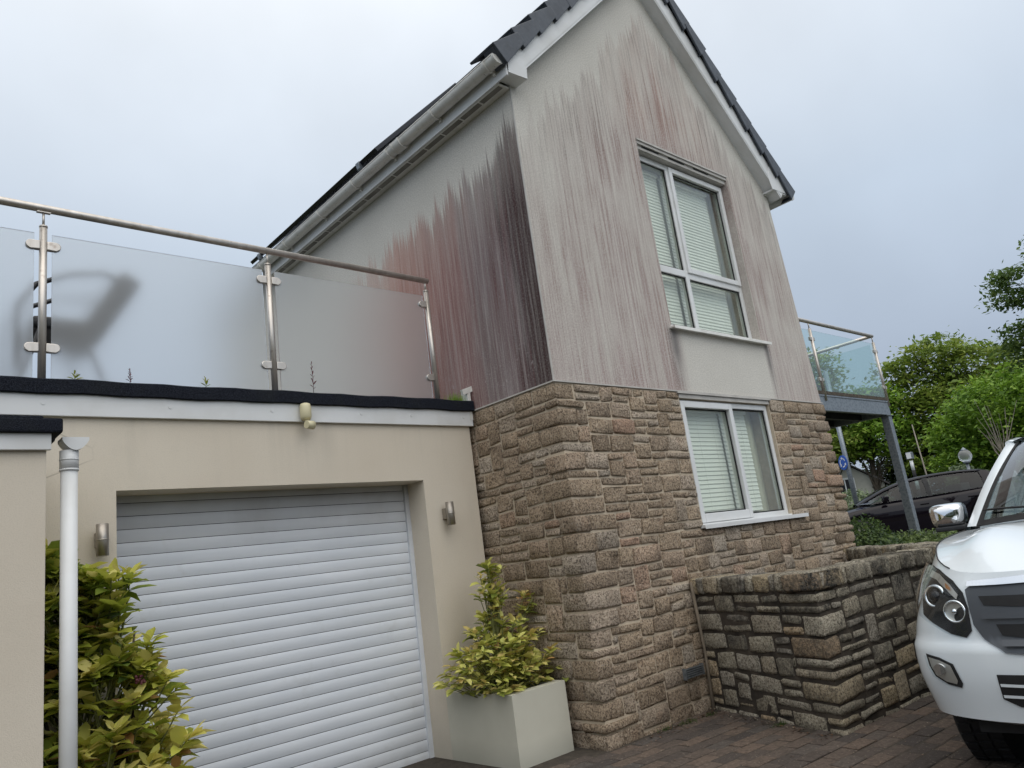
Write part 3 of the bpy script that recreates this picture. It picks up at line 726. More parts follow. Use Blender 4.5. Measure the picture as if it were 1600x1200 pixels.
def ring(q, xc, zc, r, ya, yb, up_=0):
    n = 12; P = []
    for y in (ya, yb): P.append([(xc+r*math.cos(math.pi+math.pi*k/n), y, zc+r*math.sin(math.pi+math.pi*k/n)) for k in range(n+1)])
    q.grid(P); n2 = [[(p[0], yy, p[2]) for p in P[0]] for yy in (ya, ya)]
    for yy in (ya, yb): q.grid([[(xc+rr*math.cos(math.pi+math.pi*k/n), yy, zc+rr*math.sin(math.pi+math.pi*k/n)) for k in range(n+1)] for rr in (r-.012, r)])
for yy in (.0, .72, 1.42, 2.05, 2.75, 3.55, 4.2):
    q = MB(); ring(q, -.205, 5.045, .068, yy-.014, yy+.014); q.box(-.16, -.141, yy-.012, yy+.012, 4.965, 5.05); q.build('gutter_bracket', M_['dupvc'], gt)
q = MB(); ring(q, -.205, 5.045, .070, 1.20, 1.32); ring(q, -.205, 5.045, .074, 1.195, 1.215); ring(q, -.205, 5.045, .074, 1.305, 1.325); q.build('gutter_union', M_['dupvc'], gt)
gt2 = gutter('gutter', 4.30, 4.965, -.115, 4.2, .055, house, M_['upvc'])
# ---- roof slopes (stepped tile courses) and verge tiles
def slope(side):
    q = MB(); k = 0; L0 = 3.15
    if side < 0: a, d = Vector((-.22, 0, 5.065)), Vector((1, 0, 1)).normalized()
    else: a, d = Vector((4.27, 0, 4.97)), Vector((-1, 0, 1)).normalized()
    n = Vector((-d.z, 0, d.x)) if side < 0 else Vector((d.z, 0, -d.x))
    t = 0
    while t < L0:
        p0 = a+d*t; p1 = a+d*min(t+.335, L0)
        sec = [p0, p1, p1+n*.010, p0+n*.032]
        q.prism([(v.x, v.z) for v in sec], -.05, 6.15, lambda u, v, w: (u, w, v)); t += .322
    tag(q.build('roof_slope', M_['tile'], house), kind='stuff')
    t = 0; rgv = random.Random(5)
    while t < L0-.1:
        q = MB(); j = rgv.uniform(-.006, .006)
        c0 = a+d*(t-.02)+n*(.078 if side < 0 else .060); c1 = a+d*(t+.345)+n*(.022 if side < 0 else .034)
        # cloaked verge tile: top leaf, outer skirt that narrows up the slope, dark butt end
        top0, top1 = c0, c1; b0, b1 = c0-n*(.185+j), c1-n*(.095+j)
        bb0 = b0+d*.035
        prof = [(top0.x, top0.z), (top1.x, top1.z), (b1.x, b1.z), (bb0.x+(b1.x-bb0.x)*.45, bb0.z+(b1.z-bb0.z)*.45-.012*0), (b0.x, b0.z)]
        q.prism(prof, -.172+j, -.150+j, lambda u, v, w: (u, w, v))
        tt = [(top0.x, top0.z), (top1.x, top1.z), ((top1-n*.022).x, (top1-n*.022).z), ((top0-n*.022).x, (top0-n*.022).z)]
        q.prism(tt, -.1495+j, .12, lambda u, v, w: (u, w, v))
        e2 = [(top0-n*.0221), (top0-n*.0221)+d*.012, (b0+d*.012), b0]
        q.prism([(v.x, v.z) for v in e2], -.1495+j, -.03, lambda u, v, w: (u, w, v))
        q.build('verge_tile', M_['tile'], house, bevel=.006); t += .322
slope(-1); slope(1)
solar = tag(None or MB().prism([(v.x, v.z) for v in (Vector((.02, 0, 5.40)), Vector((1.2, 0, 6.58)), Vector((1.17, 0, 6.61)), Vector((-.01, 0, 5.43)))], 1.95, 5.0, lambda u, v, w: (u, w, v)).build('solar_panel', M_['panel']), 'black solar panel lying on the roof slope above the gutter', 'solar panel')
for yy in (2.25, 4.7):
    q = MB(); q.prism([(-.012, 5.36), (.02, 5.33), (.05, 5.36), (-.01, 5.44), (-.03, 5.42)], yy, yy+.05, lambda u, v, w: (u, w, v)); q.build('clamp', M_['galv'], solar)

# ================================================================== GARAGE
G = .953; XR, XL, ZH, DD = -.555, -2.655, 1.942, .235
garage = thing('garage', 'flat roofed cream garage with a white roller shutter door', 'garage', (-1.6, G, 0))
mb = MB()
XE = -6.5
for (a, b, c, d) in ((XE, XL, -.2, ZH), (XR, -.055, -.2, ZH), (XE, -.055, ZH, 2.50)):
    mb.box(a, b, G, G+.33, c, d)
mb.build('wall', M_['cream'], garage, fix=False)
mb = MB(); mb.box(XE, -.055, G+.05, 5.5, 2.501, 2.53); mb.box(XE, XE+.2, G+.33, 5.5, -.2, 2.5); mb.build('flat_roof', M_['deck'], garage)
mb = MB(); mb.box(XL+.01, XR-.01, G+.34, G+.36, -.1, 2.1); mb.build('dark_backing', M_['dark'], garage)
rd = MB(); rd.box(XL, XR, G+DD+.03, G+DD+.05, 0, ZH)
rd = rd.build('roller_door', M_['upvc'], garage)
for a_ in (XL, XR-.035):
    q = MB(); q.box(a_, a_+.035, G+DD-.02, G+DD+.029, 0, ZH); q.build('guide_rail', M_['slat'], rd)
sm_ = MB(); prof = []
for k in range(8):
    t = k/7; prof.append((-.0052*math.sin(math.pi*min(1, t*1.05))**.7 if t < .95 else 0, .0735*(1-t)))
P = [[(xx, y_-.0, z_) for (y_, z_) in prof] for xx in (XL+.036, (XL+XR)/2, XR-.036)]
sm_.grid(P); sm_.add([(XL+.036, .003, -.0035), (XR-.036, .003, -.0035), (XR-.036, .003, 0.0005), (XL+.036, .003, .0005)], [(0, 1, 2, 3)], mi=1)
slat_me = None; k = 0; zt = 1.9007+.077*.0
zz = 1.9007-.077*25
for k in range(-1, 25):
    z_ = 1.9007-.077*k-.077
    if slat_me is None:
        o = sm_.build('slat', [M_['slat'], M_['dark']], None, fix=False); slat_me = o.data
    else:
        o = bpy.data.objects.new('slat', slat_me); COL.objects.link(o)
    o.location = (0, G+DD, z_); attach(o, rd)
mb = MB(); mb.box(XL+.036, XR-.036, G+DD-.015, G+DD+.01, -.05, 1.9007-.077*25); mb.build('bottom_rail', M_['slat'], rd)
mb = MB(); mb.box(XE, -.030, G-.028, G, 2.360, 2.498); mb.build('fascia_board', M_['upvc'], garage, bevel=.003)
fas = MB()
for xx in (-3.02, -2.36, -1.72, -1.05, -.62, -.12): fas.tube([(xx, G-.031, 2.43), (xx, G-.0281, 2.43)], .011, 10)
tag(fas.build('screw_caps', M_['upvc'], garage), kind='stuff')
mb = MB()
nseg = 60; P = []
for i in range(nseg+1):
    xx = XE+( -.018-XE)*i/nseg; w = .003*math.sin(i*1.7)+.002*math.sin(i*.6)
    P.append([(xx, G+.10, 2.565+w), (xx, G-.045, 2.565+w), (xx, G-.052, 2.558+w), (xx, G-.052, 2.484+w), (xx, G-.045, 2.480+w), (xx, G-.0, 2.480+w)])
mb.grid(P, sm=False); mb.add([P[-1][k] for k in range(6)], [(0, 1, 2, 3, 4, 5)])
mb.build('roof_felt', M_['felt'], garage, fix=False)
mb = MB(); mb.box(-.055, -.026, G-.03, G+.05, 2.41, 2.66); mb.obox((-.05, G-.02, 2.655), Vector((1, 0, .35)).normalized(), Vector((0, 1, 0)), Vector((-.35, 0, 1)).normalized(), .055, .012, .022)
mb.build('corner_trim', M_['dupvc'], garage)
# left block
block = thing('side_extension', 'projecting cream flat roofed wall at the left edge of the picture', 'wall', (-4.5, .1, 0))
XB = -3.153; YBk = .10
mb = MB(); mb.box(XE, XB, YBk, G-.002, -.2, 2.12); mb.build('wall', M_['cream'], block, bevel=.004)
mb = MB(); mb.box(XE, XB-.006+.02, YBk-.025, YBk, 2.002, 2.100); mb.build('fascia_board', M_['upvc'], block, bevel=.003)
mb = MB(); mb.box(XE, XB+.055, YBk-.05, YBk+.12, 2.075, 2.14); mb.box(XE, XB-.02, YBk-.045, G, 2.13, 2.152); mb.box(XB-.02, XB+.058, YBk+.12, G-.055, 2.07, 2.13)
mb.build('roof_felt', M_['felt'], block, bevel=.01)
# downpipe
dp = thing('downpipe', 'white round downpipe in front of the yellow green shrub by the garage', 'downpipe', (-3.04, .15, 0))
px_, py_ = -3.055, .15
mb = MB(); mb.tube([(px_, py_, -.1), (px_, py_, 2.0)], .0345, 20); mb.build('pipe', M_['upvc'], dp)
mb = MB(); mb.tube([(px_, py_, 1.925), (px_, py_, 2.01)], .0385, 20); mb.tube([(px_, py_, 1.918), (px_, py_, 1.926)], .040, 20); mb.tube([(px_, py_, 1.965), (px_, py_, 1.972)], .040, 20); mb.build('collar', M_['upvc'], dp)
mb = MB(); n = 14
pr = [(px_-.036, 2.066)]+[(px_+(-.036+.108*k/n), 2.053-.046*math.sin(math.pi*k/n)**.8) for k in range(n+1)]+[(px_+.072, 2.066)]
mb.prism(pr, py_-.045, py_+.05, lambda u, v, w: (u, w, v)); mb.build('gutter_outlet', M_['upvc'], dp)

# wall lights
def wall_light(x, z, label):
    t = thing('wall_light', label, 'wall light', (x, G-.07, z), 'steel up and down lights beside the garage door')
    q = MB(); q.tube([(x, G-.075, z-.085), (x, G-.075, z+.085)], .031, 24); q.tube([(x, G-.075, z-.004), (x, G-.075, z+.004)], .032, 24); q.build('lamp_body', M_['lampmetal'], t)
    q = MB(); q.box(x-.022, x+.022, G-.047, G, z-.035, z+.045); q.build('bracket', M_['lampmetal'], t, bevel=.004)
wall_light(-2.745, 1.667, 'steel cylinder wall light left of the roller door above the shrub')
wall_light(-.395, 1.675, 'steel cylinder wall light right of the roller door near the stone wall')
# sensor
t = thing('motion_sensor', 'yellowed plastic motion sensor on the white fascia above the roller door', 'sensor', (-1.5, G-.05, 2.43))
q = MB(); q.tube([(-1.50, G-.062, 2.365), (-1.50, G-.062, 2.385), (-1.50, G-.062, 2.455), (-1.50, G-.062, 2.475), (-1.50, G-.062, 2.482)], [.028, .038, .038, .032, .015], 18); q.build('housing', M_['sensor'], t)
q = MB(); q.tube([(-1.497, G-.075, 2.34), (-1.50, G-.065, 2.372)], [.013, .016], 12); q.tube([(-1.52, G-.10, 2.325), (-1.465, G-.085, 2.325)], [.026, .030], 14); q.build('sensor_head', M_['sensor'], t)

# ================================================================== TERRACE BALUSTRADE
RY = 1.00
bal = thing('glass_balustrade', 'frosted glass balustrade with steel handrail on the garage roof', 'balustrade', (-1.6, RY, 2.56))
mb = MB(); mb.tube([(XE, RY, 3.625), (-3.3, RY, 3.625), (-.272, RY, 3.598)], .0235, 16); mb.build('handrail', M_['steel'], bal)
posts = (-4.38, -3.015, -1.655, -.300)
for i, xx in enumerate(posts):
    q = MB(); q.tube([(xx, RY, 2.545), (xx, RY, 3.505)], .021, 16); q.tube([(xx, RY, 3.50), (xx, RY, 3.51)], .0225, 16); q.tube([(xx, RY, 3.51), (xx, RY, 3.60)], .007, 10); q.box(xx-.035, xx+.035, RY-.012, RY+.012, 3.594, 3.600)
    q.tube([(xx, RY, 2.545), (xx, RY, 2.556)], .045, 16)
    pst = q.build('post', M_['steel'], bal)
    for z_ in (3.385, 2.765):
        for sg in ((-1, 1) if i < 3 else (-1,)):
            c = MB(); poly = [(0, -.026), (.045, -.026)]+[(.045+.026*math.sin(math.pi*k/8), -.026*math.cos(math.pi*k/8)) for k in range(9)]+[(0, .026)]
            c.prism([(xx+sg*(.018+u*1.0), z_+v) for u, v in poly], RY-.016, RY+.016, lambda u, v, w: (u, w, v)); c.build('clamp', M_['steel'], pst, bevel=.004)
for a, b in zip(posts[:-1], posts[1:]):
    q = MB(); q.box(a+.045, b-.045, RY-.005, RY+.005, 2.585, 3.46); q.build('glass_panel', M_['frost'], bal, bevel=.001)
# second, end-on return of posts against the house wall
q = MB(); q.tube([(-.275, RY+.02, 2.6), (-.275, RY+.02, 3.46)], .010, 8); q.build('end_channel', M_['steel'], bal)

# garden chair on the terrace
t = thing('garden_chair', 'dark garden chair blurred behind the frosted glass', 'chair', (-2.6, 1.75, 2.53))
cy = 1.62
q = MB(); d = Vector((.27, 0, .46)).normalized(); c = Vector((-2.56, cy, 3.215)); q.obox(c, Vector((d.z, 0, -d.x)), Vector((0, 1, 0)), d, .075, .24, .27); q.build('backrest', M_['plastic'], t, bevel=.05, seg=3)
q = MB(); q.box(-3.0, -2.62, cy-.24, cy+.24, 3.02, 3.10); q.build('seat', M_['plastic'], t, bevel=.03, seg=3)
for sy in (-.24, .24):
    q = MB(); q.tube([(-3.08, cy+sy, 2.75), (-3.08, cy+sy, 3.15), (-2.98, cy+sy, 3.30), (-2.80, cy+sy, 3.39), (-2.60, cy+sy, 3.43), (-2.50, cy+sy, 3.38)], .016, 10); q.build('armrest', M_['plastic'], t)
    q = MB(); q.tube([(-2.74, cy+sy, 3.04), (-2.55, cy+sy, 2.53)], .014, 8); q.build('leg', M_['plastic'], t)
    q = MB(); q.tube([(-2.95, cy+sy, 3.04), (-3.10, cy+sy, 2.53)], .014, 8); q.build('leg', M_['plastic'], t)

# ================================================================== PLANTER
pl = thing('planter', 'grey cream rendered planter box between the roller door and the stone corner', 'planter', (-.32, .6, 0))
GP, ZP, XP = .243, .444, -.075
mb = MB(); w = .075
mb.box(XR, XR+w, GP, G-.001, -.1, ZP); mb.box(XP-w, XP, GP, G-.001, -.1, ZP); mb.box(XR+w, XP-w, GP, GP+w, -.1, ZP)
mb.build('walls', M_['planter'], pl, fix=False)
mb = MB(); mb.box(XR+w, XP-w, GP+w, G-.001, .1, ZP-.06); mb.build('soil', M_['soil'], pl)

# ================================================================== LOW WALL
J = Vector((1.185, 0)); K = Vector((.735, -1.245)); Q = Vector((3.05, -1.40)); Hc = Vector((4.10, -.03))
low = thing('low_stone_wall', 'low blackened granite wall with upright coping stones in front of the house', 'wall', (.75, -1.2, 0))
rg = random.Random(77); ZC = .832; items = []; citems = []
def leg(A, B, inner, rowsz, start, end, thick=.22, sc=1.):
    L = (B-A).length; e1 = (B-A)/L; n = Vector((-e1.y, e1.x)); n = n if n.dot(inner) > 0 else -n
    return L, e1, n
inner = Vector((.5, 1))
core = MB()
def corebox(A, B, n, t0, t1, z0, z1):
    vs = [(p.x+n.x*t, p.y+n.y*t, z) for z in (z0, z1) for t in (t0, t1) for p in (A, B)]
    core.add(vs, [(0, 2, 3, 1), (4, 5, 7, 6), (0, 1, 5, 4), (2, 6, 7, 3), (1, 3, 7, 5), (0, 4, 6, 2)])
rowsl = make_rows(-.10, ZC, rg, .069)
legs = []
for (A, B) in ((J, K), (K, Q), (Q, Hc)):
    L, e1, n = leg(A, B, Vector((2.2, -.6))-(A+B)/2, None, None, None); legs.append((A, B, L, e1, n))
def off(i, t):
    A, B, L, e_, n = legs[i]; return A+n*t, e_
def isect(p, d, q, e_):
    k = ((q.x-p.x)*e_.y-(q.y-p.y)*e_.x)/(d.x*e_.y-d.y*e_.x); return p+d*k
def chain(t):
    (p0, d0), (p1, d1), (p2, d2) = off(0, t), off(1, t), off(2, t)
    return [p0, isect(p0, d0, p1, d1), isect(p1, d1, p2, d2), p2+d2*legs[2][2]]
oc, ic = chain(.0085), chain(.205)
core.prism([(p.x, p.y) for p in oc]+[(p.x, p.y) for p in reversed(ic)], -.3, ZC+.02, lambda u, v, w: (u, v, w))
core.build('mortar_core', M_['dmortar'], low, fix=True)
# quoins at K
holes1, holes2 = [], []; e1 = legs[1][3]; e2 = -legs[0][3]; L1 = legs[0][2]; r = 0; nrl = len(rowsl)-1
while r < nrl:
    h = min(rg.choice((1, 1, 2)), nrl-r); a, b = rg.uniform(.15, .4), rg.uniform(.12, .36)
    tn = rg.random(); sd = rg.random()
    def fn(q, a=a, b=b, z0=rowsl[r]+.008, z1=rowsl[r+h]-.008, tn=tn, sd=sd): rblock(q, K, e1, e2, -.004, a-.007, -.004, b-.007, z0, z1, .018, tn, random.Random(sd))
    items.append((10-r*.01, fn)); holes2.append((0, a, r, r+h)); holes1.append((L1-b, L1, r, r+h)); r += h
for li, hl in ((0, holes1), (1, holes2), (2, [])):
    A, B, L, e_, n = legs[li]
    for (u0, u1, ra, rb) in layout(L, rowsl, rg, hl, wscale=1.0):
        tn = rg.random(); sd = rg.random(); z0, z1 = rowsl[ra]+.0085, rowsl[rb]-.0085; pr = rg.uniform(-.006, .006)
        def fn(q, A=A, e_=e_, n=n, u0=u0, u1=u1, z0=z0, z1=z1, tn=tn, sd=sd, pr=pr): rblock(q, A, e_, n, u0+.0085, u1-.0085, -pr, .09, z0, z1, .017, tn, random.Random(sd), 'b')
        c = A+e_*(u0+u1)/2; items.append((px_area(c.x, c.y, z0, u1-u0, z1-z0) if li < 2 else 0, fn))
emit_stones(items, 'stone', M_['lowstone'], low, 240)
for li in range(3):
    A, B, L, e_, n = legs[li]; u = .0 if li else .0
    if li == 1: u = .0
    while u < L-.03:
        w = rg.choice((rg.uniform(.055, .085), rg.uniform(.07, .10), rg.uniform(.13, .20))); w = min(w, L-u)
        ht = ZC+.008; top = .952+rg.uniform(-.006, .006); tn = rg.random(); sd = rg.random(); q = MB()
        rblock(q, A, e_, n, u+.004, u+w-.006, -.012+rg.uniform(-.012, .01), .235, ht, top, .018, tn, random.Random(sd), jit=.006); q.build('coping_stone', M_['lowstone'], low, fix=False); u += w
# render fillet where the wall meets the house
mb = MB(); mb.tube([(1.15, -.030, -.05), (1.165, -.038, .40), (1.15, -.034, .93)], [.016, .011, .014], 8); mb.build('mortar_fillet', M_['mortar2'], low)
# ================================================================== BALCONY
YBc = .60; XC = 7.50
zr_, zd_, zb_ = 3.80, 2.83, 2.60
bc = thing('balcony', 'galvanised steel balcony with clear glass panels on the right side of the house', 'balcony', (6, 1, 0))
mb = MB(); mb.box(WG-.2, XC, YBc, YBc+.06, zb_, zd_-.02); mb.box(XC-.06, XC, YBc+.061, 3.2, zb_, zd_-.02); mb.box(WG-.2, XC+.005, YBc-.01, YBc, zd_-.045, zd_-.022); mb.build('edge_beam', M_['galv'], bc, bevel=.004)
mb = MB(); mb.box(WG-.2, XC-.06, YBc+.062, 3.2, zb_+.10, zd_-.03)
for k in range(6): mb.box(WG-.2, XC-.061, YBc+.4+k*.42, YBc+.45+k*.42, zb_+.01, zb_+.0999)
mb.build('underside', M_['plastic'], bc)
rgd = random.Random(9)
mb = MB(); mb.box(WG-.2, XC+.01, YBc-.012, 3.2, zd_-.0195, zd_+.025); mb.build('deck', M_['bark'], bc)
for (xx, yy) in ((XC-.06, YBc+.05), (XC-.06, 3.1)):
    q = MB(); q.box(xx-.055, xx+.055, yy-.055, yy+.055, -.1, zb_-.001); q.box(xx-.075, xx+.075, yy-.075, yy+.075, zb_-.015, zb_-.0005); q.build('support_post', M_['galv'], bc, bevel=.008)
mb = MB(); mb.tube([(WG-.2, YBc, zr_), (XC+.02, YBc, zr_)], .026, 14); mb.build('handrail', M_['steel'], bc)
mb = MB(); mb.tube([(XC, YBc-.01, zr_), (XC, 3.2, zr_)], .026, 14); mb.build('handrail', M_['steel'], bc)
bp = [(5.55, YBc), (XC, YBc), (WG-.05, YBc), (XC, 1.9), (XC, 3.15)]
for (xx, yy) in bp:
    q = MB(); q.tube([(xx, yy, zd_-.1), (xx, yy, zr_-.10)], .021, 12); q.tube([(xx, yy, zr_-.10), (xx, yy, zr_)], .008, 8); ps_ = q.build('post', M_['steel'], bc)
    for z_ in (zd_+.18, zr_-.24):
        q = MB()
        if yy == YBc: q.box(xx-.06, xx+.06, yy-.016, yy+.016, z_-.024, z_+.024)
        else: q.box(xx-.016, xx+.016, yy-.06, yy+.06, z_-.024, z_+.024)
        q.build('clamp', M_['steel'], ps_, bevel=.006)
for (a, b) in ((WG-.15, 5.50), (5.60, XC-.05)):
    q = MB(); q.box(a, b, YBc-.004, YBc+.004, zd_+.03, zr_-.12); q.build('glass_panel', M_['bglass'], bc)
for (a, b) in ((YBc+.05, 1.85), (1.95, 3.1)):
    q = MB(); q.box(XC-.004, XC+.004, a, b, zd_+.03, zr_-.12); q.build('glass_panel', M_['bglass'], bc)
#@@VEHICLES
# ================================================================== PICKUP
def lerp(a, b, t): return a+(b-a)*t
def pl_interp(pts, t):      # pts [(t, v...)] linear
    for (a, b) in zip(pts[:-1], pts[1:]):
        if t <= b[0]: k = (t-a[0])/(b[0]-a[0]) if b[0] > a[0] else 0; return [lerp(p, q, k) for p, q in zip(a[1:], b[1:])]
    return list(pts[-1][1:])
def smooth_interp(pts, t):  # catmull-rom through pts
    n = len(pts)
    for i in range(n-1):
        if t <= pts[i+1][0] or i == n-2:
            p0, p1, p2, p3 = pts[max(0, i-1)], pts[i], pts[i+1], pts[min(n-1, i+2)]
            k = (t-p1[0])/(p2[0]-p1[0]); k = max(0, min(1, k)); res = []
            for j in range(1, len(p1)):
                m1 = (p2[j]-p0[j])/(p2[0]-p0[0])*(p2[0]-p1[0]); m2 = (p3[j]-p1[j])/(p3[0]-p1[0])*(p2[0]-p1[0])
                h = k*k*k; g_ = k*k
                res.append((2*h-3*g_+1)*p1[j]+(h-2*g_+k)*m1+(-2*h+3*g_)*p2[j]+(h-g_)*m2)
            return res
truck = thing('pickup_truck', 'white double cab pickup truck with chrome mirror parked nose towards the garage', 'pickup truck', (-.059, -2.912, -.081), rz=3.198)
TM = Matrix.Translation((-.059, -2.912, -.081)) @ Matrix.Rotation(3.198, 4, 'Z')
def tb(mb, name, mats, parent=None, both=False, **k):
    o = mb.build(name, mats, None, **k); o.matrix_basis = TM; attach(o, parent or truck); return o
# plan outline columns (x,y) at several heights, y>0 half (mirrored)
cols = [  # s, then per level (x,y): z .40, .58, .76, .92, top(x,y,z)
 (0.0, [(-.03, 0), (.00, 0), (-.02, 0), (-.05, 0), (-.08, 0, 1.02)]),
 (1.0, [(-.03, .22), (.00, .22), (-.02, .22), (-.05, .22), (-.085, .22, 1.018)]),
 (2.0, [(-.05, .42), (-.02, .42), (-.035, .42), (-.065, .40), (-.10, .40, 1.015)]),
 (3.0, [(-.08, .58), (-.06, .60), (-.075, .60), (-.10, .56), (-.15, .54, 1.018)]),
 (4.0, [(-.14, .72), (-.12, .75), (-.135, .745), (-.165, .68), (-.235, .640, 1.035)]),
 (5.0, [(-.22, .81), (-.20, .845), (-.22, .835), (-.27, .775), (-.36, .715, 1.066)]),
 (6.0, [(-.33, .86), (-.32, .895), (-.33, .888), (-.40, .835), (-.52, .765, 1.098)]),
 (7.0, [(-.44, .885), (-.44, .918), (-.45, .912), (-.55, .872), (-.66, .80, 1.118)]),
 (8.0, [(-.60, .90), (-.60, .925), (-.62, .925), (-.70, .90), (-.80, .825, 1.132)]),
 (9.0, [(-.80, .905), (-.80, .93), (-.80, .935), (-.86, .915), (-.94, .84, 1.142)]),
 (10.0, [(-1.0, .90), (-1.0, .93), (-1.0, .935), (-1.04, .915), (-1.08, .845, 1.150)]),
 (11.0, [(-1.2, .90), (-1.2, .925), (-1.2, .93), (-1.2, .91), (-1.22, .84, 1.158)]),
 (12.0, [(-1.36, .90), (-1.36, .92), (-1.36, .925), (-1.36, .90), (-1.36, .83, 1.165)])]
LV = [.40, .58, .76, .92]
def colpt(s_, z):      # z param 0..1 -> between bottom and top
    row = [(i,)+tuple(v for v in p) for i, p in enumerate(())]
    pts = []
    for lev in range(5):
        q = smooth_interp([(c[0],)+tuple(c[1][lev]) for c in cols], s_)
        pts.append((q[0], q[1], q[2] if lev == 4 else LV[lev]))
    zz = z*4; sp = [(i,)+p for i, p in enumerate(pts)]
    return smooth_interp(sp, zz)
def arch_bottom(x, xc=-.92, rr=.455, zc=.37, base=.40):
    d = rr*rr-(x-xc)**2
    return zc+math.sqrt(d) if d > 0 else base
def shell(sign):
    P = []; ns, nz2 = 72, 34
    for i in range(ns+1):
        s_ = 12*i/ns; col = []
        for j in range(nz2+1):
            x, y, z = colpt(s_, j/nz2)
            lg_ = max(0, min(1, (.735-z)/.035)); lg_ = lg_*lg_*(3-2*lg_)*max(0, min(1, (7-s_)/1.5))*.020
            x += lg_; y += lg_*.5*min(1, s_/4)
            col.append([x, y*sign, z])
        xb = col[7][0]; zb = max(arch_bottom(xb), .40)
        if s_ < 7: zb = max(zb, .40) if s_ >= 6 else .40+.0
        # squeeze so the lower edge follows the wheel arch
        ztop = col[-1][2]
        if zb > .401:
            new = []
            for j in range(nz2+1):
                zt = zb+(ztop-zb)*j/nz2; k = max(0, min(1, (zt-.40)/(ztop-.40)))
                # find matching height
                for a, b in zip(col[:-1], col[1:]):
                    if a[2] <= zt <= b[2]+1e-6:
                        t = (zt-a[2])/max(1e-6, b[2]-a[2]); new.append([lerp(a[0], b[0], t), lerp(a[1], b[1], t), zt]); break
                else: new.append([col[-1][0], col[-1][1], zt])
            col = new
        P.append(col)
    return P
shells = {}
body = MB()
for sg in (-1, 1):
    P = shell(sg); shells[sg] = P; body.grid(P)
    # tucked lower lip
    lip = [[p for p in (c[0], [c[0][0]-.05 if i < 30 else c[0][0], c[0][1]*.93, c[0][2]-.02])] for i, c in enumerate(P)]; body.grid(lip)
tb(body, 'front_body', M_['white'])
# bonnet as a Coons patch between the front edge, the shoulders, and the scuttle
def topedge(s_, sg): x, y, z = colpt(s_, 1.0); return Vector((x, y*sg, z))
bon = MB()
for sg in (-1, 1):
    nu, nv = 16, 22; P = []
    for j in range(nv+1):
        v = j/nv
        row = []
        side = topedge(4+8*v, sg)
        cen = Vector(smooth_interp([(0, -.08, 1.02), (.3, -.34, 1.105), (.65, -.75, 1.165), (1, -1.10, 1.20)], v)); cen = Vector((cen[0], 0, cen[1]))
        for i in range(nu+1):
            u = i/nu
            fr_ = topedge(4*u, sg); f0 = topedge(0, sg); f1 = topedge(4, sg)
            bk = Vector((lerp(-1.10, -1.36, u**1.8), sg*.83*u, lerp(1.20, 1.165, u**2)))
            b0 = Vector((-1.10, 0, 1.20)); b1 = Vector((-1.36, sg*.83, 1.165))
            p = cen*(1-u)+side*u+fr_*(1-v)+bk*v-((f0*(1-u)+f1*u)*(1-v)+(b0*(1-u)+b1*u)*v)
            bulge = .030*math.sin(math.pi*min(1, v*1.1))*(math.exp(-((u-.62)/.13)**2))*1.0+.022*math.sin(math.pi*v)*math.sin(math.pi*u)
            row.append((p.x, p.y, p.z+bulge))
        P.append(row)
    bon.grid(P)
bo = tb(bon, 'bonnet', M_['white'])
# surface projector from the front
bvv, bvf = [], []
for sg in (-1, 1):
    P = shells[sg]; o = len(bvv); b = len(P[0])
    for c in P: bvv += [Vector(p) for p in c]
    bvf += [(o+i*b+j, o+(i+1)*b+j, o+(i+1)*b+j+1, o+i*b+j+1) for i in range(len(P)-1) for j in range(b-1)]
BV = BVHTree.FromPolygons(bvv, bvf)
def skin(y, z, off=.006):
    h = BV.ray_cast(Vector((1, y, z)), Vector((-1, 0, 0)))
    if h[0] is None: return Vector((-.3, y, z))
    n = h[1]; n = n if n.x > 0 else -n
    return h[0]+n*off
def patch(name, poly, mat, off=.006, cuts=3, parent=None, mirror=True, depth=.0):
    obs = []
    for sg in ((1, -1) if mirror else (1,)):
        bm = bmesh.new(); vs = [bm.verts.new((0, y*sg, z)) for y, z in poly]; bm.faces.new(vs)
        bmesh.ops.triangulate(bm, faces=bm.faces); 
        for _ in range(cuts): bmesh.ops.subdivide_edges(bm, edges=[e_ for e_ in bm.edges if e_.calc_length() > .03], cuts=1, use_grid_fill=True)
        bmesh.ops.triangulate(bm, faces=bm.faces)
        for v in bm.verts: v.co = skin(v.co.y, v.co.z, off)
        if depth:
            r = bmesh.ops.extrude_face_region(bm, geom=list(bm.faces)); 
            for v in [g for g in r['geom'] if isinstance(g, bmesh.types.BMVert)]: v.co.x -= depth
        bmesh.ops.recalc_face_normals(bm, faces=bm.faces)
        me = bpy.data.meshes.new(name); bm.to_mesh(me); bm.free(); me.materials.append(mat)
        for p in me.polygons: p.use_smooth = not depth
        o = bpy.data.objects.new(name, me); COL.objects.link(o); o.matrix_basis = TM; attach(o, parent or truck); obs.append(o)
    return obs
HL = [(-.765, 1.045), (-.70, 1.03), (-.62, .985), (-.575, .935), (-.562, .87), (-.565, .775), (-.595, .745), (-.66, .76), (-.745, .805), (-.80, .835), (-.815, .90), (-.80, .98)]
hl = patch('headlight', HL, M_['dark'], .004, 3)
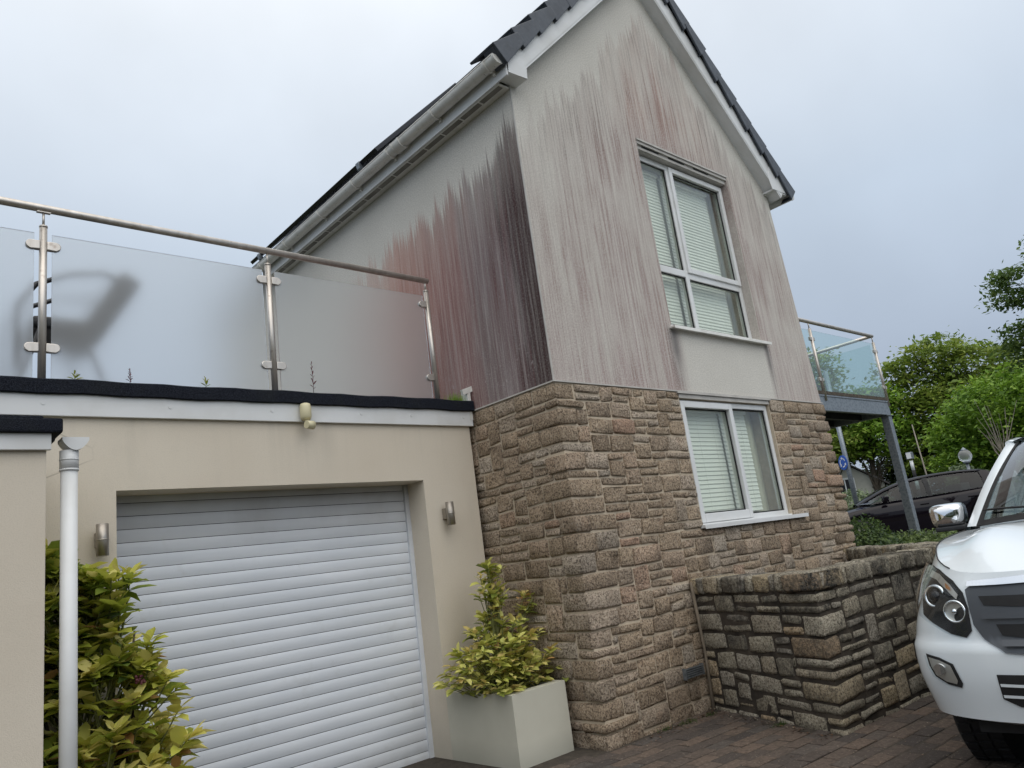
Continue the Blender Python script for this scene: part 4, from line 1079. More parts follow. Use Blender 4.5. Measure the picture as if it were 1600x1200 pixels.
for sg, h in zip((1, -1), hl):
    ps = -1 if sg == 1 else 1     # patch 1 keeps the signs of the polygon (right-hand side, y<0)
    def ringat(y, z, r, mat, nm, tr=.008, off=.012):
        c = skin(y*sg, z, off); nrm = (skin(y*sg, z, off+.05)-c).normalized(); nrm = (nrm+Vector((1.2, 0, 0))).normalized()
        a = nrm.cross(Vector((0, 0, 1))).normalized(); b = a.cross(nrm); q = MB(); n = 28
        q.grid([[tuple(c+nrm*(tr*.9*math.sin(2*math.pi*j/8))+(a*math.cos(2*math.pi*i/n)+b*math.sin(2*math.pi*i/n))*(r+tr*math.cos(2*math.pi*j/8))) for j in range(9)] for i in range(n+1)])
        tb(q, nm, mat, h); return c, nrm, a, b
    c, nrm, a, b = ringat(-.715, .915, .047, M_['chrome'], 'bezel', .008, .010)
    q = MB(); n = 20; q.grid([[tuple(c+nrm*(.022*math.cos(t_)-.004)+(a*math.cos(2*math.pi*i/n)+b*math.sin(2*math.pi*i/n))*.031*math.sin(t_)) for t_ in [j*math.pi/2/6 for j in range(7)]] for i in range(n+1)]); tb(q, 'projector', M_['carglass'] if 0 else M_['panel'], h)
    c, nrm, a, b = ringat(-.622, .855, .046, M_['chrome'], 'bezel', .005, .010)
    q = MB(); q.grid([[tuple(c-nrm*.006*math.cos(t_)+(a*math.cos(2*math.pi*i/n)+b*math.sin(2*math.pi*i/n))*.043*math.sin(t_)) for t_ in [j*math.pi/2/4 for j in range(5)]] for i in range(n+1)]); tb(q, 'reflector', M_['steel'], h)
    q = MB(); q.grid([[tuple(c+nrm*(.014*math.cos(t_))+(a*math.cos(2*math.pi*i/n)+b*math.sin(2*math.pi*i/n))*.014*math.sin(t_)) for t_ in [j*math.pi/2/4 for j in range(5)]] for i in range(n+1)]); tb(q, 'bulb', M_['chrome'], h)
for q, hp in zip(patch('indicator', [(-.748, 1.022), (-.69, 1.008), (-.63, .965), (-.595, .925), (-.605, .905), (-.65, .945), (-.71, .985), (-.765, .995)], M_['steel'], .010, 3), hl): attach(q, hp)
for q, hp in zip(patch('amber_bulb', [(-.655, .972), (-.63, .955), (-.625, .94), (-.65, .95)], M_['amber'], .0125, 1), hl): attach(q, hp)
HLo = [(y*1.0, z) for y, z in HL]
for q, hp in zip(patch('lens', HL, M_['lens'], .036, 3), hl): attach(q, hp)
# grille
GR = [(-.560, .945), (-.545, .955), (-.30, .965), (0, .97), (.30, .965), (.545, .955), (.560, .945), (.55, .80), (.515, .735), (.44, .69), (.25, .675), (0, .67), (-.25, .675), (-.44, .69), (-.515, .735), (-.55, .80)]
gr = patch('grille', GR, M_['grilleplastic'], .010, 4, mirror=False)[0]
for zc, hh in ((.895, .022), (.775, .026)):
    w = .49 if zc > .8 else .44
    q = patch('grille_slot', [(-w, zc-hh*.7), (-w-.015, zc+hh), (0, zc+hh), (w+.015, zc+hh), (w, zc-hh*.7), (.36, zc-hh*1.1), (0, zc-hh), (-.36, zc-hh*1.1)], M_['dark'], .014, 4, mirror=False)[0]; attach(q, gr)
q = patch('chrome_bar', [(-.545, .955), (-.54, .975), (-.30, .992), (0, .998), (.30, .992), (.54, .975), (.545, .955), (.3, .962), (0, .966), (-.3, .962)], M_['chrome'], .022, 4, mirror=False, depth=.02)[0]
for zc in (.835, .715):
    q = patch('grille_bar', [(-.50+abs(zc-.835)*.5, zc-.012), (-.50+abs(zc-.835)*.5, zc+.014), (0, zc+.016), (.50-abs(zc-.835)*.5, zc+.014), (.50-abs(zc-.835)*.5, zc-.012), (0, zc-.012)], M_['grilleplastic'], .030, 4, mirror=False)[0]; attach(q, gr)
# bumper lower intake with bars
lg = patch('lower_intake', [(-.50, .60), (-.50, .50), (-.44, .47), (0, .465), (.44, .47), (.50, .50), (.50, .60), (0, .61)], M_['dark'], .004, 4, mirror=False)[0]
for zc in (.515, .560):
    q = patch('bar', [(-.49, zc-.006), (-.49, zc+.006), (0, zc+.006), (.49, zc+.006), (.49, zc-.006), (0, zc-.006)], M_['white'], .014, 4, mirror=False)[0]; attach(q, lg)
# recess surround, fog lamps
FG = [(-.800, .672), (-.735, .66), (-.675, .635), (-.652, .555), (-.662, .535), (-.72, .545), (-.775, .575), (-.795, .62)]
fg = patch('fog_lamp', FG, M_['dark'], .005, 3)
sc_ = lambda P, k, cy, cz: [(cy+(y-cy)*k, cz+(z-cz)*k) for y, z in P]
for q, hp in zip(patch('reflector', sc_(FG, .78, -.73, .605), M_['steel'], .009, 3), fg): attach(q, hp)
for q, hp in zip(patch('lens', sc_(FG, .92, -.73, .605), M_['lens'], .022, 3), fg): attach(q, hp)
for sg, hp in zip((1, -1), fg):
    c = skin(-.735*sg, .612, .012); q = MB(); q.tube([c-Vector((.01, 0, 0)), c+Vector((.012, 0, 0))], .024, 18); tb(q, 'bulb', M_['chrome'], hp)
q = MB(); q.box(.012, .022, -.26, .26, .545, .655); tb(q, 'number_plate', M_['swhite'], None, bevel=.004)
# shut lines
q = MB()
for sg in (-1, 1):
    pts = [topedge(4+8*k/20, sg)+Vector((0, sg*.002, .003)) for k in range(21)]; q.tube(pts, .003, 6)
    q.tube([Vector((-1.375, sg*.838, 1.16)), Vector((-1.37, sg*.93, .92)), Vector((-1.37, sg*.93, .5))], .003, 6)
tag(tb(q, 'shut_lines', M_['dark']), kind='stuff')
# cab: lofted sections (x ; roof centre z ; belt y,z ; roof edge y,z)
cab = MB()
WS = dict(b=[(-1.10, 0, 1.205), (-1.13, .30, 1.205), (-1.20, .55, 1.200), (-1.33, .765, 1.185)], t=[(-1.90, 0, 1.705), (-1.92, .25, 1.70), (-1.95, .45, 1.685), (-2.02, .585, 1.655)])
def wsp(u, v, sg):
    b = smooth_interp([(i/3,)+p for i, p in enumerate(WS['b'])], u); t = smooth_interp([(i/3,)+p for i, p in enumerate(WS['t'])], u)
    p = [lerp(b[k], t[k], v) for k in range(3)]; bow = .045*math.sin(math.pi*v)*(1-.3*u); p[0] += bow*.6; p[2] += bow*.8
    return (p[0], p[1]*sg, p[2])
scr = MB()
for sg in (-1, 1): scr.grid([[wsp(u/10*.955, .045+v/10*.92, sg) for u in range(11)] for v in range(11)])
ws = tb(scr, 'windscreen', M_['screen'], fix=False)
bd_ = MB()
for sg in (-1, 1):
    bd_.grid([[wsp(u/10, v, sg) for u in range(11)] for v in (-.01, .05)])
    bd_.grid([[tuple(Vector(wsp(u, v/10, sg))+Vector((.002, 0, .002))) for u in (.93, .99)] for v in range(11)])
tb(bd_, 'windscreen_seal', M_['dark'], ws, fix=False)
# A pillar, side frame, roof, doors
def sidept(x, lvl, sg):   # lvl: 0 belt,1 roof edge,2 roof shoulder,3 roof centre
    T0 = [(-3.45, .90, 1.20), (-3.2, .90, 1.19), (-2.4, .90, 1.175), (-1.36, .83, 1.165)]
    b = smooth_interp([(p[0],)+p[1:] for p in T0], x)
    xt = x
    top = smooth_interp([(-3.45, .55, 1.66), (-3.2, .62, 1.70), (-2.6, .65, 1.715), (-2.02, .61, 1.672)], max(-3.45, min(-2.02, x)))
    cz_ = smooth_interp([(-3.45, 1.70), (-3.1, 1.755), (-2.6, 1.78), (-1.9, 1.715)], max(-3.45, min(-1.9, x)))[0]
    return b, top, cz_
roof = MB()
for sg in (-1, 1):
    P = []
    for i in range(15):
        x = lerp(-1.98, -3.45, i/14); b, t, cz_ = sidept(min(x, -2.02), 1, sg)
        xr = [lerp(-1.90, -2.02, (k/8)**2)-(i/14)*(3.45-1.95) for k in range(9)]
        P.append([(max(xr[k], -3.5), sg*t[0]*(k/8), lerp(cz_, t[1], (k/8)**2.6)) for k in range(9)])
    roof.grid(P)
tb(roof, 'roof', M_['white'])
for sg in (-1, 1):
    q = MB()   # A pillar from wing top to roof edge, broad and rounded
    A0, A1 = Vector((-1.36, sg*.80, 1.165)), Vector((-2.03, sg*.600, 1.672))
    P = []
    for k in range(11):
        v = k/10; w_ = Vector(wsp(.985, v, sg)); o_ = A0.lerp(A1, v)+Vector((-.02, sg*.030, .004)); o_ += Vector((.02, 0, .02))*math.sin(math.pi*v)
        i_ = o_+Vector((-.075, sg*.004, -.01)); mid = (w_+o_)/2+Vector((.006, sg*.020, .010)); P.append([tuple(w_), tuple(mid), tuple(o_), tuple(i_)])
    q.grid(P); tb(q, 'pillar', M_['white'])
    # roof rail/edge
    q = MB(); pts = []
    for i in range(12):
        x = lerp(-2.02, -3.42, i/11); b, t, cz_ = sidept(x, 1, sg); pts.append(Vector((x, sg*(t[0]+.005), t[1]-.012)))
    q.tube(pts, .026, 10); tb(q, 'roof_rail', M_['white'])
    # doors + side glass
    q = MB(); P = []
    for i in range(13):
        x = lerp(-1.37, -3.42, i/12); b, t, cz_ = sidept(x, 0, sg)
        P.append([(x, sg*.90, .42), (x, sg*.925, .60), (x, sg*.93, .85), (x, sg*b[0], b[1])])
    q.grid(P); dr = tb(q, 'door', M_['white'])
    q = MB(); q.box(-2.15, -2.0, min(sg*.925, sg*.95), max(sg*.925, sg*.95), .98, 1.01); q.box(-3.15, -3.0, min(sg*.925, sg*.95), max(sg*.925, sg*.95), .98, 1.01); tb(q, 'door_handles', M_['chrome'], dr, bevel=.006)
    q = MB(); P = []
    for i in range(13):
        x = lerp(-1.50, -3.36, i/12); b, t, cz_ = sidept(x, 0, sg); ft = min(1, (-1.36-x)/(2.02-1.36)*1.0)
        tx = Vector((max(x, -3.36), t[0], t[1])); bot = Vector((x, b[0]-.01, b[1]+.01)); P.append([(bot.x, sg*bot.y, bot.z), (bot.x, sg*lerp(bot.y, tx.y, ft*.96), lerp(bot.z, tx.z-.03, ft))])
    q.grid(P, sm=False); tb(q, 'side_window', M_['carglass'], fix=False)
    for xx in (-2.36, -3.40):
        q = MB(); b, t, _c = sidept(xx, 0, sg); q.tube([(xx, sg*b[0], b[1]), (xx, sg*t[0], t[1])], .035, 8); tb(q, 'pillar', M_['dark'] if xx > -3 else M_['white'])
q = MB(); q.box(-3.50, -3.44, -.6, .6, 1.18, 1.68); tb(q, 'rear_wall', M_['white'])
# cargo bed
q = MB(); 
for sg in (-1, 1): q.box(-5.25, -3.52, min(sg*.86, sg*.925), max(sg*.86, sg*.925), .50, 1.17)
q.box(-5.25, -5.18, -.86, .86, .5, 1.15); q.box(-5.2, -3.52, -.86, .86, .55, .62); tb(q, 'cargo_bed', M_['white'], bevel=.02)
# underside, interior
q = MB(); q.box(-5.1, -.30, -.62, .62, .30, .42); q.box(-.5, -.15, -.66, .66, .33, .45); q.box(-1.40, -.5, -.60, .60, .42, .95); tb(q, 'underbody', M_['dark'])
q = MB()
for sg in (-1, 1):
    n = 16; P = [[(-.92+.475*math.cos(math.pi*k/n), sg*y, .36+.475*math.sin(math.pi*k/n)) for y in (.60, .905)] for k in range(n+1)]; q.grid(P)
tb(q, 'wheel_arch_liner', M_['dark'])
q = MB(); q.box(-1.75, -1.30, -.70, .70, 1.02, 1.14); q.box(-3.3, -2.8, -.65, .65, .6, 1.30)
for sg in (-1, 1): q.box(-2.5, -2.3, sg*.38-.24, sg*.38+.24, .7, 1.36); q.box(-2.48, -2.38, sg*.38-.13, sg*.38+.13, 1.38, 1.55)
inr = tb(q, 'interior', M_['seat'], bevel=.03)
q = MB(); n = 28; c = Vector((-1.78, -.38, 1.16)); ax = Vector((.85, 0, .5)).normalized(); a = Vector((0, 1, 0)); b = ax.cross(a)
q.grid([[tuple(c+(a*math.cos(2*math.pi*i/n)+b*math.sin(2*math.pi*i/n))*(.19+.016*math.cos(2*math.pi*j/8))+ax*.016*math.sin(2*math.pi*j/8)) for j in range(9)] for i in range(n+1)]); q.obox(c-ax*.03, a, b, ax, .17, .03, .02); tb(q, 'steering_wheel', M_['plastic'], inr)
q = MB()
for a_, b_, sg in ((.1, .95, -1), (.75, .1, 1)): q.tube([tuple(Vector(wsp(a_+(b_-a_)*k/6, .03+.10*k/6, sg))+Vector((.012, 0, .012))) for k in range(7)], .006, 6)
tag(tb(q, 'wipers', M_['dark']), kind='stuff')
q = MB(); q.grid([[(-1.08-.02*j-.25*(abs(u)/10)**1.8, .80*u/10, 1.207-.003*abs(u)) for u in range(-10, 11)] for j in (0, 3.5)]); tb(q, 'scuttle', M_['plastic'])
# mirrors
for sg in (-1, 1):
    q = MB(); n = 40; P = []
    prof = [(-.070, .02), (-.069, .2), (-.066, .4), (-.060, .6), (-.050, .78), (-.036, .90), (-.015, .97), (.02, 1.0), (.06, 1.0)]
    for (dx_, k_) in prof:
        row = []
        for i in range(n+1):
            t_ = 2*math.pi*i/n; c_, s_ = math.cos(t_), math.sin(t_)
            ex = .52; row.append((-1.50-dx_, sg*.945+math.copysign(abs(c_)**ex, c_)*.098*k_*(1+.10*s_), 1.264+math.copysign(abs(s_)**ex, s_)*.075*k_))
        P.append(row)
    q.grid(P); mir = tb(q, 'wing_mirror', M_['chrome'])
    q = MB(); q.obox((-1.49, sg*.93, 1.185), Vector((1, 0, 0)), Vector((0, 1, 0)), Vector((0, 0, 1)), .06, .085, .014); q.tube([(-1.50, sg*.79, 1.165), (-1.50, sg*.90, 1.185)], .028, 10); tb(q, 'mirror_base', M_['plastic'], mir, bevel=.008)
    q = MB(); q.box(-1.563, -1.558, sg*.945-.09, sg*.945+.09, 1.20, 1.33); tb(q, 'mirror_glass', M_['panel'], mir)
def wheel(TMx, parent, x, y, r, w, sg):
    def put(mb_, nm, mt, par): o = mb_.build(nm, mt, None); o.matrix_basis = TMx; attach(o, par); return o
    n = 40; prof = [(-w*.5, r*.66), (-w*.52, r*.80), (-w*.46, r*.94), (-w*.36, r), (w*.36, r), (w*.46, r*.94), (w*.52, r*.80), (w*.5, r*.66)]
    q = MB(); q.grid([[(x+rr*math.cos(2*math.pi*i/n), y+dy_, r+rr*math.sin(2*math.pi*i/n)) for dy_, rr in prof] for i in range(n+1)])
    for i in range(n):
        t_ = 2*math.pi*i/n
        for k in (-1, 0, 1):
            c = Vector((x+(r+.002)*math.cos(t_+k*.04), y+k*w*.27, r+(r+.002)*math.sin(t_+k*.04))); rd_ = Vector((math.cos(t_), 0, math.sin(t_)))
            q.obox(c, Vector((-rd_.z, 0, rd_.x)), Vector((0, 1, 0)), rd_, r*.052, w*.11, .006)
    ty = put(q, 'wheel', M_['rubber'], parent)
    q = MB(); q.tube([(x, y+sg*w*.1, r), (x, y+sg*w*.42, r)], [r*.2, r*.14], 16)
    for k in range(6):
        t_ = math.pi*k/3; d = Vector((math.cos(t_), 0, math.sin(t_))); q.obox(Vector((x, y+sg*w*.40, r))+d*r*.38, d, Vector((0, 1, 0)), Vector((-d.z, 0, d.x)), r*.30, .012, r*.075)
    q.grid([[(x+r*k_*math.cos(2*math.pi*i/n), y+sg*w*o_, r+r*k_*math.sin(2*math.pi*i/n)) for k_, o_ in ((.68, .5), (.64, .46), (.62, .05), (.1, .05))] for i in range(n+1)])
    put(q, 'rim', M_['steel'], ty)
for x in (-.92, -4.0):
    for sg in (-1, 1): wheel(TM, truck, x, sg*.79, .375, .245, sg)

# ================================================================== DARK HATCHBACK
car = thing('parked_hatchback', 'dark plum hatchback parked beyond the steel balcony post', 'car', (13.841, 5.372, .524), rz=2.179)
CM = Matrix.Translation((13.841, 5.372, .524)) @ Matrix.Rotation(2.179, 4, 'Z')
def cb(mb, name, mats, parent=None, **k):
    o = mb.build(name, mats, None, **k); o.matrix_basis = CM; attach(o, parent or car); return o
# stations: x, half width, belt z, top centre z (bonnet / roof / hatch), roof half width
ST = [(-.02, .52, .60, .62), (-.10, .66, .66, .70), (-.30, .80, .73, .80), (-.70, .865, .80, .895), (-1.05, .885, .85, .955), (-1.40, .89, .885, .99), (-2.0, .895, .905, 1.0), (-2.8, .895, .925, 1.0), (-3.3, .89, .945, 1.02), (-3.7, .87, .96, 1.05), (-4.0, .82, .95, 1.03), (-4.18, .72, .90, .95), (-4.25, .60, .80, .85)]
q = MB()
def lower(sg):
    P = []
    for i in range(61):
        x = lerp(-.02, -4.25, i/60); w_, bz, tz_ = smooth_interp([(-a[0],)+a[1:] for a in ST], -x)
        zb_ = .20
        for xc in (-.86, -3.49):
            d = .36**2-(x-xc)**2
            if d > 0: zb_ = max(zb_, .32+math.sqrt(d))
        P.append([(x, sg*w_*.93, zb_), (x, sg*w_*.985, max(.42, zb_+.02)), (x, sg*w_, max(.62, zb_+.03)), (x, sg*w_*.985, bz-.06), (x, sg*w_*.955, bz), (x, sg*w_*.86, bz+.03), (x, sg*w_*.5, lerp(bz+.03, tz_, .75)), (x, 0, tz_)])
    return P
for sg in (-1, 1): q.grid(lower(sg))
q.box(-.06, -.02, -.52, .52, .20, .60); q.box(-4.24, -4.2, -.6, .6, .25, .8)
cb(q, 'body', M_['plum'])
GH = [(-1.02, .78, .955, .30, .975), (-1.35, .80, .975, .50, 1.14), (-1.70, .815, .985, .60, 1.285), (-2.10, .82, .99, .625, 1.385), (-2.6, .82, 1.0, .635, 1.435), (-3.1, .815, 1.01, .63, 1.442), (-3.5, .80, 1.02, .61, 1.42), (-3.85, .77, 1.03, .58, 1.36), (-4.02, .74, 1.02, .60, 1.15), (-4.10, .70, .98, .62, 1.02)]
def gh(x): return smooth_interp([(-a[0],)+a[1:] for a in GH], -x)
q = MB(); gl = MB()
for sg in (-1, 1):
    P = []
    for i in range(41):
        x = lerp(-1.02, -4.10, i/40); yb2, zb2, yt, zt = gh(x)
        P.append([(x, sg*yt*1.0, zt-.045), (x, sg*yt*.93, zt-.012), (x, sg*yt*.6, zt+.012), (x, 0, zt+.02)])
    q.grid(P)
    # below-glass shoulder and pillars
    for (xa, xb3) in ((-2.42, -2.52), (-3.62, -4.10)):
        P = []
        for i in range(7):
            x = lerp(xa, xb3, i/6); yb2, zb2, yt, zt = gh(x); P.append([(x, sg*(yb2+.01), zb2-.04), (x, sg*((yb2+yt)/2+.035), (zb2+zt)/2), (x, sg*(yt+.006), zt-.03)])
        q.grid(P, mi=0 if xa < -3 else 1)
    # window frame lines
    pts = []
    for i in range(24):
        x = lerp(-1.12, -3.66, i/23); yb2, zb2, yt, zt = gh(x); pts.append(Vector((x, sg*(yt+.004), max(zt-.045, zb2))))
    q.tube(pts, .022, 8, mi=0)
    P = []
    for i in range(33):
        x = lerp(-1.22, -3.62, i/32); yb2, zb2, yt, zt = gh(x)
        k = min(1, max(0, (-1.22-x)/.05)); P.append([(x, sg*(yb2+.004), zb2-.03), (x, sg*((yb2+yt)/2+.030), (zb2+zt)/2-.02), (x, sg*(yt), zt-.05)])
    gl.grid(P)
cb(q, 'roof', [M_['plum'], M_['dark']])
cb(gl, 'side_window', M_['carglass'], fix=False)
q = MB()
for sg in (-1, 1): q.grid([[(lerp(-1.02, -1.95, v/6)-.18*(u/8)**2, sg*lerp(0, lerp(.76, .60, v/6), u/8), lerp(.985, 1.36, v/6)-.03*(u/8)**2) for u in range(9)] for v in range(7)])
cb(q, 'windscreen', M_['carglass'], fix=False)
q = MB(); q.box(-2.2, -2.05, .15, .6, .5, 1.2); q.box(-2.2, -2.05, -.6, -.15, .5, 1.2); q.box(-3.4, -3.2, -.6, .6, .5, 1.15); q.box(-1.6, -1.2, -.7, .7, .7, .93); cb(q, 'interior', M_['seat'], bevel=.04)
for sg in (-1, 1):
    q = MB(); q.obox((-1.50, sg*.97, 1.02), Vector((1, 0, 0)), Vector((0, 1, 0)), Vector((0, 0, 1)), .06, .10, .065); q.box(-1.53, -1.44, min(sg*.84, sg*.9), max(sg*.84, sg*.9), .93, .985); cb(q, 'wing_mirror', M_['plum'], bevel=.03, seg=3)
    q = MB(); q.obox((-2.30, sg*.897, .80), Vector((1, 0, 0)), Vector((0, 1, 0)), Vector((0, 0, 1)), .09, .012, .014); cb(q, 'door_handle', M_['plum'], bevel=.008)
    q = MB(); q.obox((-3.30, sg*.893, .83), Vector((1, 0, 0)), Vector((0, 1, 0)), Vector((0, 0, 1)), .09, .012, .014); cb(q, 'door_handle', M_['plum'], bevel=.008)
for x in (-.86, -3.49):
    for sg in (-1, 1): wheel(CM, car, x, sg*.78, .32, .21, sg)
#@@PLANTS
# ================================================================== PLANTS
def leaf_proto(width=.50, droop=.22, fold=.08):
    V = []; 
    for t, w in ((0, .04), (.34, .95), (.74, .86), (1.0, 0)):
        z = -droop*t*t
        if w == 0: V.append((0, t, z)); continue
        if t == 0: V.append((0, 0, 0)); continue
        V += [(-width/2*w, t, z+fold*w), (0, t, z), (width/2*w, t, z+fold*w)]
    # 0 ; 1,2,3 ; 4,5,6 ; 7
    F = [(0, 2, 1), (0, 3, 2), (1, 2, 5), (1, 5, 4), (2, 3, 6), (2, 6, 5), (4, 5, 7), (5, 6, 7)]
    return np.array(V, np.float32), np.array(F, np.int32)
def frames(dirs, ups, rgn):
    y = dirs/np.linalg.norm(dirs, axis=1, keepdims=True)
    x = np.cross(y, ups); x /= np.linalg.norm(x, axis=1, keepdims=True)+1e-9
    z = np.cross(x, y); return np.stack([x, y, z], axis=2)      # columns
def leafset(name, P, D, U, S_, tone, mat, parent, nparts, proto):
    """nparts leaves largest in view become parts named leaf, the rest one stuff part"""
    rgn = np.random.default_rng(5); Fm = frames(D, U, rgn); V, F = proto; r3 = np.random.default_rng(9); Fm = Fm.copy(); Fm[:, :, 0] *= r3.uniform(.78, 1.28, len(P))[:, None]; Fm[:, :, 2] *= r3.uniform(.1, 1.8, len(P))[:, None]
    dist = np.linalg.norm(P-np.array(CAM), axis=1)
    score = S_/dist*(1+.0*tone); order = np.argsort(dist-np.random.default_rng(2).random(len(P))*.02)
    protos = []
    for k in range(6):
        me = bpy.data.meshes.new('leaf'); me.from_pydata([tuple(map(float, v)) for v in V], [], [tuple(int(i) for i in f) for f in F]); me.materials.append(mat)
        me.polygons.foreach_set('use_smooth', [True]*len(F)); protos.append(me)
    qs = np.quantile(tone, [(k+.5)/6 for k in range(6)])
    for me, q in zip(protos, qs): me.attributes.new('tone', 'FLOAT', 'POINT').data.foreach_set('value', [float(q)]*len(V))
    PI_ = world_of(parent).inverted()
    for i in order[:nparts]:
        k = int(np.argmin(abs(qs-tone[i]))); o = bpy.data.objects.new('leaf', protos[k]); COL.objects.link(o)
        m = Matrix([[float(Fm[i][r][c])*float(S_[i]) for c in range(3)]+[float(P[i][r])] for r in range(3)]+[[0, 0, 0, 1]])
        o.matrix_basis = m; o.parent = parent; o.matrix_parent_inverse = PI_
    rest = order[nparts:]
    if len(rest):
        VV = (np.einsum('nij,vj->nvi', Fm[rest], V)*S_[rest][:, None, None]+P[rest][:, None, :]).reshape(-1, 3)
        FF = (F[None]+(np.arange(len(rest))*len(V))[:, None, None]).reshape(-1, 3)
        o = fastmesh('leaves', VV, FF, mat, parent, np.repeat(tone[rest], len(V)), True); tag(o, kind='stuff')
def shrub(t, shoots, mat, leaf, per, spread, nparts, seed, rise=.6, tonef=None, stem_r=.004):
    rgn = np.random.default_rng(seed); P = []; D = []; S_ = []; T = []; st = MB()
    for (base, tip) in shoots:
        base = np.array(base); tip = np.array(tip); ax = tip-base; ax /= np.linalg.norm(ax)
        mid = (base+tip)/2+np.array([0, 0, -.03])
        st.tube([tuple(base), tuple(mid), tuple(tip)], [stem_r*1.6, stem_r*1.2, stem_r*.7], 5, cap=False)
        n = rgn.integers(per[0], per[1]); ph = rgn.random()*6.28; sh_t = rgn.random()
        for k in range(n):
            a = ph+k*2.4; lift = rise*(1-k/n)+rgn.normal(0, .12)
            h = np.array([math.cos(a), math.sin(a), 0]); d = h*(1-max(0, lift)*.6)+ax*(.25+lift)+rgn.normal(0, .12, 3)
            along = (k/n)*spread; P.append(tip-ax*along+rgn.normal(0, .004, 3)); D.append(d); S_.append(leaf*rgn.uniform(.65, 1.15)*(1.0 if k > 2 else .75))
            base_t = .78-.55*(k/n)+rgn.normal(0, .13)+(sh_t-.5)*.35
            T.append(base_t)
    P = np.array(P); D = np.array(D); S_ = np.array(S_); T = np.clip(np.array(T)+(tonef(P) if tonef else 0), 0, .92); T = np.where(rgn.random(len(T)) < .035, 1., T)
    U = np.tile(np.array([0, 0, 1.]), (len(P), 1))+rgn.normal(0, .25, (len(P), 3))
    tag(st.build('stems', M_['stem'], t, fix=False), kind='stuff')
    leafset(t.name, P, D, U, S_, T, mat, t, nparts, leaf_proto())
# left shrub: envelope right edge x(z) and top
rg = random.Random(12)
t = thing('laurel_shrub', 'tall yellow green shrub behind the white downpipe beside the roller door', 'shrub', (-2.85, .6, 0))
shoots = []
def env(z, y):
    xr = pl_interp([(.0, -2.44), (.55, -2.47), (.75, -2.50), (.95, -2.56), (1.1, -2.64), (1.25, -2.73), (1.38, -2.70), (1.45, -2.72), (1.50, -2.93), (1.62, -3.0)], z)[0]
    return xr
while len(shoots) < 300:
    z = rg.uniform(.15, 1.58); y = rg.uniform(.32, .88); xr = env(z, y); x = rg.uniform(-3.16, xr)
    if abs(z-1.38) < .06 and rg.random() < .3: pass
    # keep near the camera-side shell
    shell_ = min((y-.30)/.25, (xr-x)/.2)
    if shell_ > 1 and rg.random() < .75: continue
    tip = (x, y-rg.random()*.03, z); base = (-2.85+rg.uniform(-.12, .12), .62+rg.uniform(-.08, .08), max(.02, z-rg.uniform(.25, .5)))
    base = tuple(lerp(b, c, .35) for b, c in zip(base, tip)); shoots.append((base, tip))
shrub(t, shoots, M_['aucuba'], .122, (8, 13), .085, 290, 3, rise=.55, tonef=lambda P: .16+(P[:, 2]-.9)*(-.05)+np.clip((.8-P[:, 2])*.25, -.1, .15)+np.clip((P[:, 0]+2.8)*.25, -.2, .1))
st = MB()
for k in range(9):
    a = rg.uniform(0, 6.28); st.tube([(-2.85, .62, 0), (-2.85+.12*math.cos(a), .62+.1*math.sin(a), .5), (-2.88+.25*math.cos(a), .60+.16*math.sin(a), 1.0+rg.uniform(-.2, .25))], [.014, .010, .005], 6)
tag(st.build('branches', M_['bark'], t), kind='stuff')
q = MB()
for k in range(16):
    c = Vector((-2.72+rg.uniform(-.02, .02), .335+rg.uniform(-.015, .015), .955+rg.uniform(-.02, .02))); n = 6
    q.grid([[tuple(c+Vector((math.cos(6.283*i/n)*math.sin(math.pi*j/4), math.sin(6.283*i/n)*math.sin(math.pi*j/4), math.cos(math.pi*j/4)))*.0075) for i in range(n+1)] for j in range(5)])
tag(q.build('berries', M_['red'], t), kind='stuff')
# potted shrub
t = thing('potted_shrub', 'small yellowing shrub growing in the rendered planter', 'shrub', (-.32, .58, .4))
shoots = []; rg = random.Random(4)
while len(shoots) < 160:
    x = rg.uniform(-.76, .03); y = rg.uniform(.27, .80); z = rg.uniform(.45, .92)
    if z > .92-abs(x+.33)*.5: continue
    shoots.append(((-.32+rg.uniform(-.1, .1), .58+rg.uniform(-.08, .08), .40), (x, y, z)))
for k in range(26):
    z = rg.uniform(.9, 1.28); shoots.append(((-.33+rg.uniform(-.04, .04), .60, z-.35), (-.30+rg.uniform(-.13, .13)*(1.45-z)*2.2-.02, .60+rg.uniform(-.06, .06), z)))
for k in range(7): shoots.append(((-.25, .55, .8), (rg.uniform(-.12, .06), rg.uniform(.5, .62), rg.uniform(.86, 1.06))))
shrub(t, shoots, M_['potleaf'], .090, (6, 10), .065, 280, 8, rise=.5, tonef=lambda P: .10+np.clip((.62-P[:, 2])*.1, -.1, .06), stem_r=.0035)

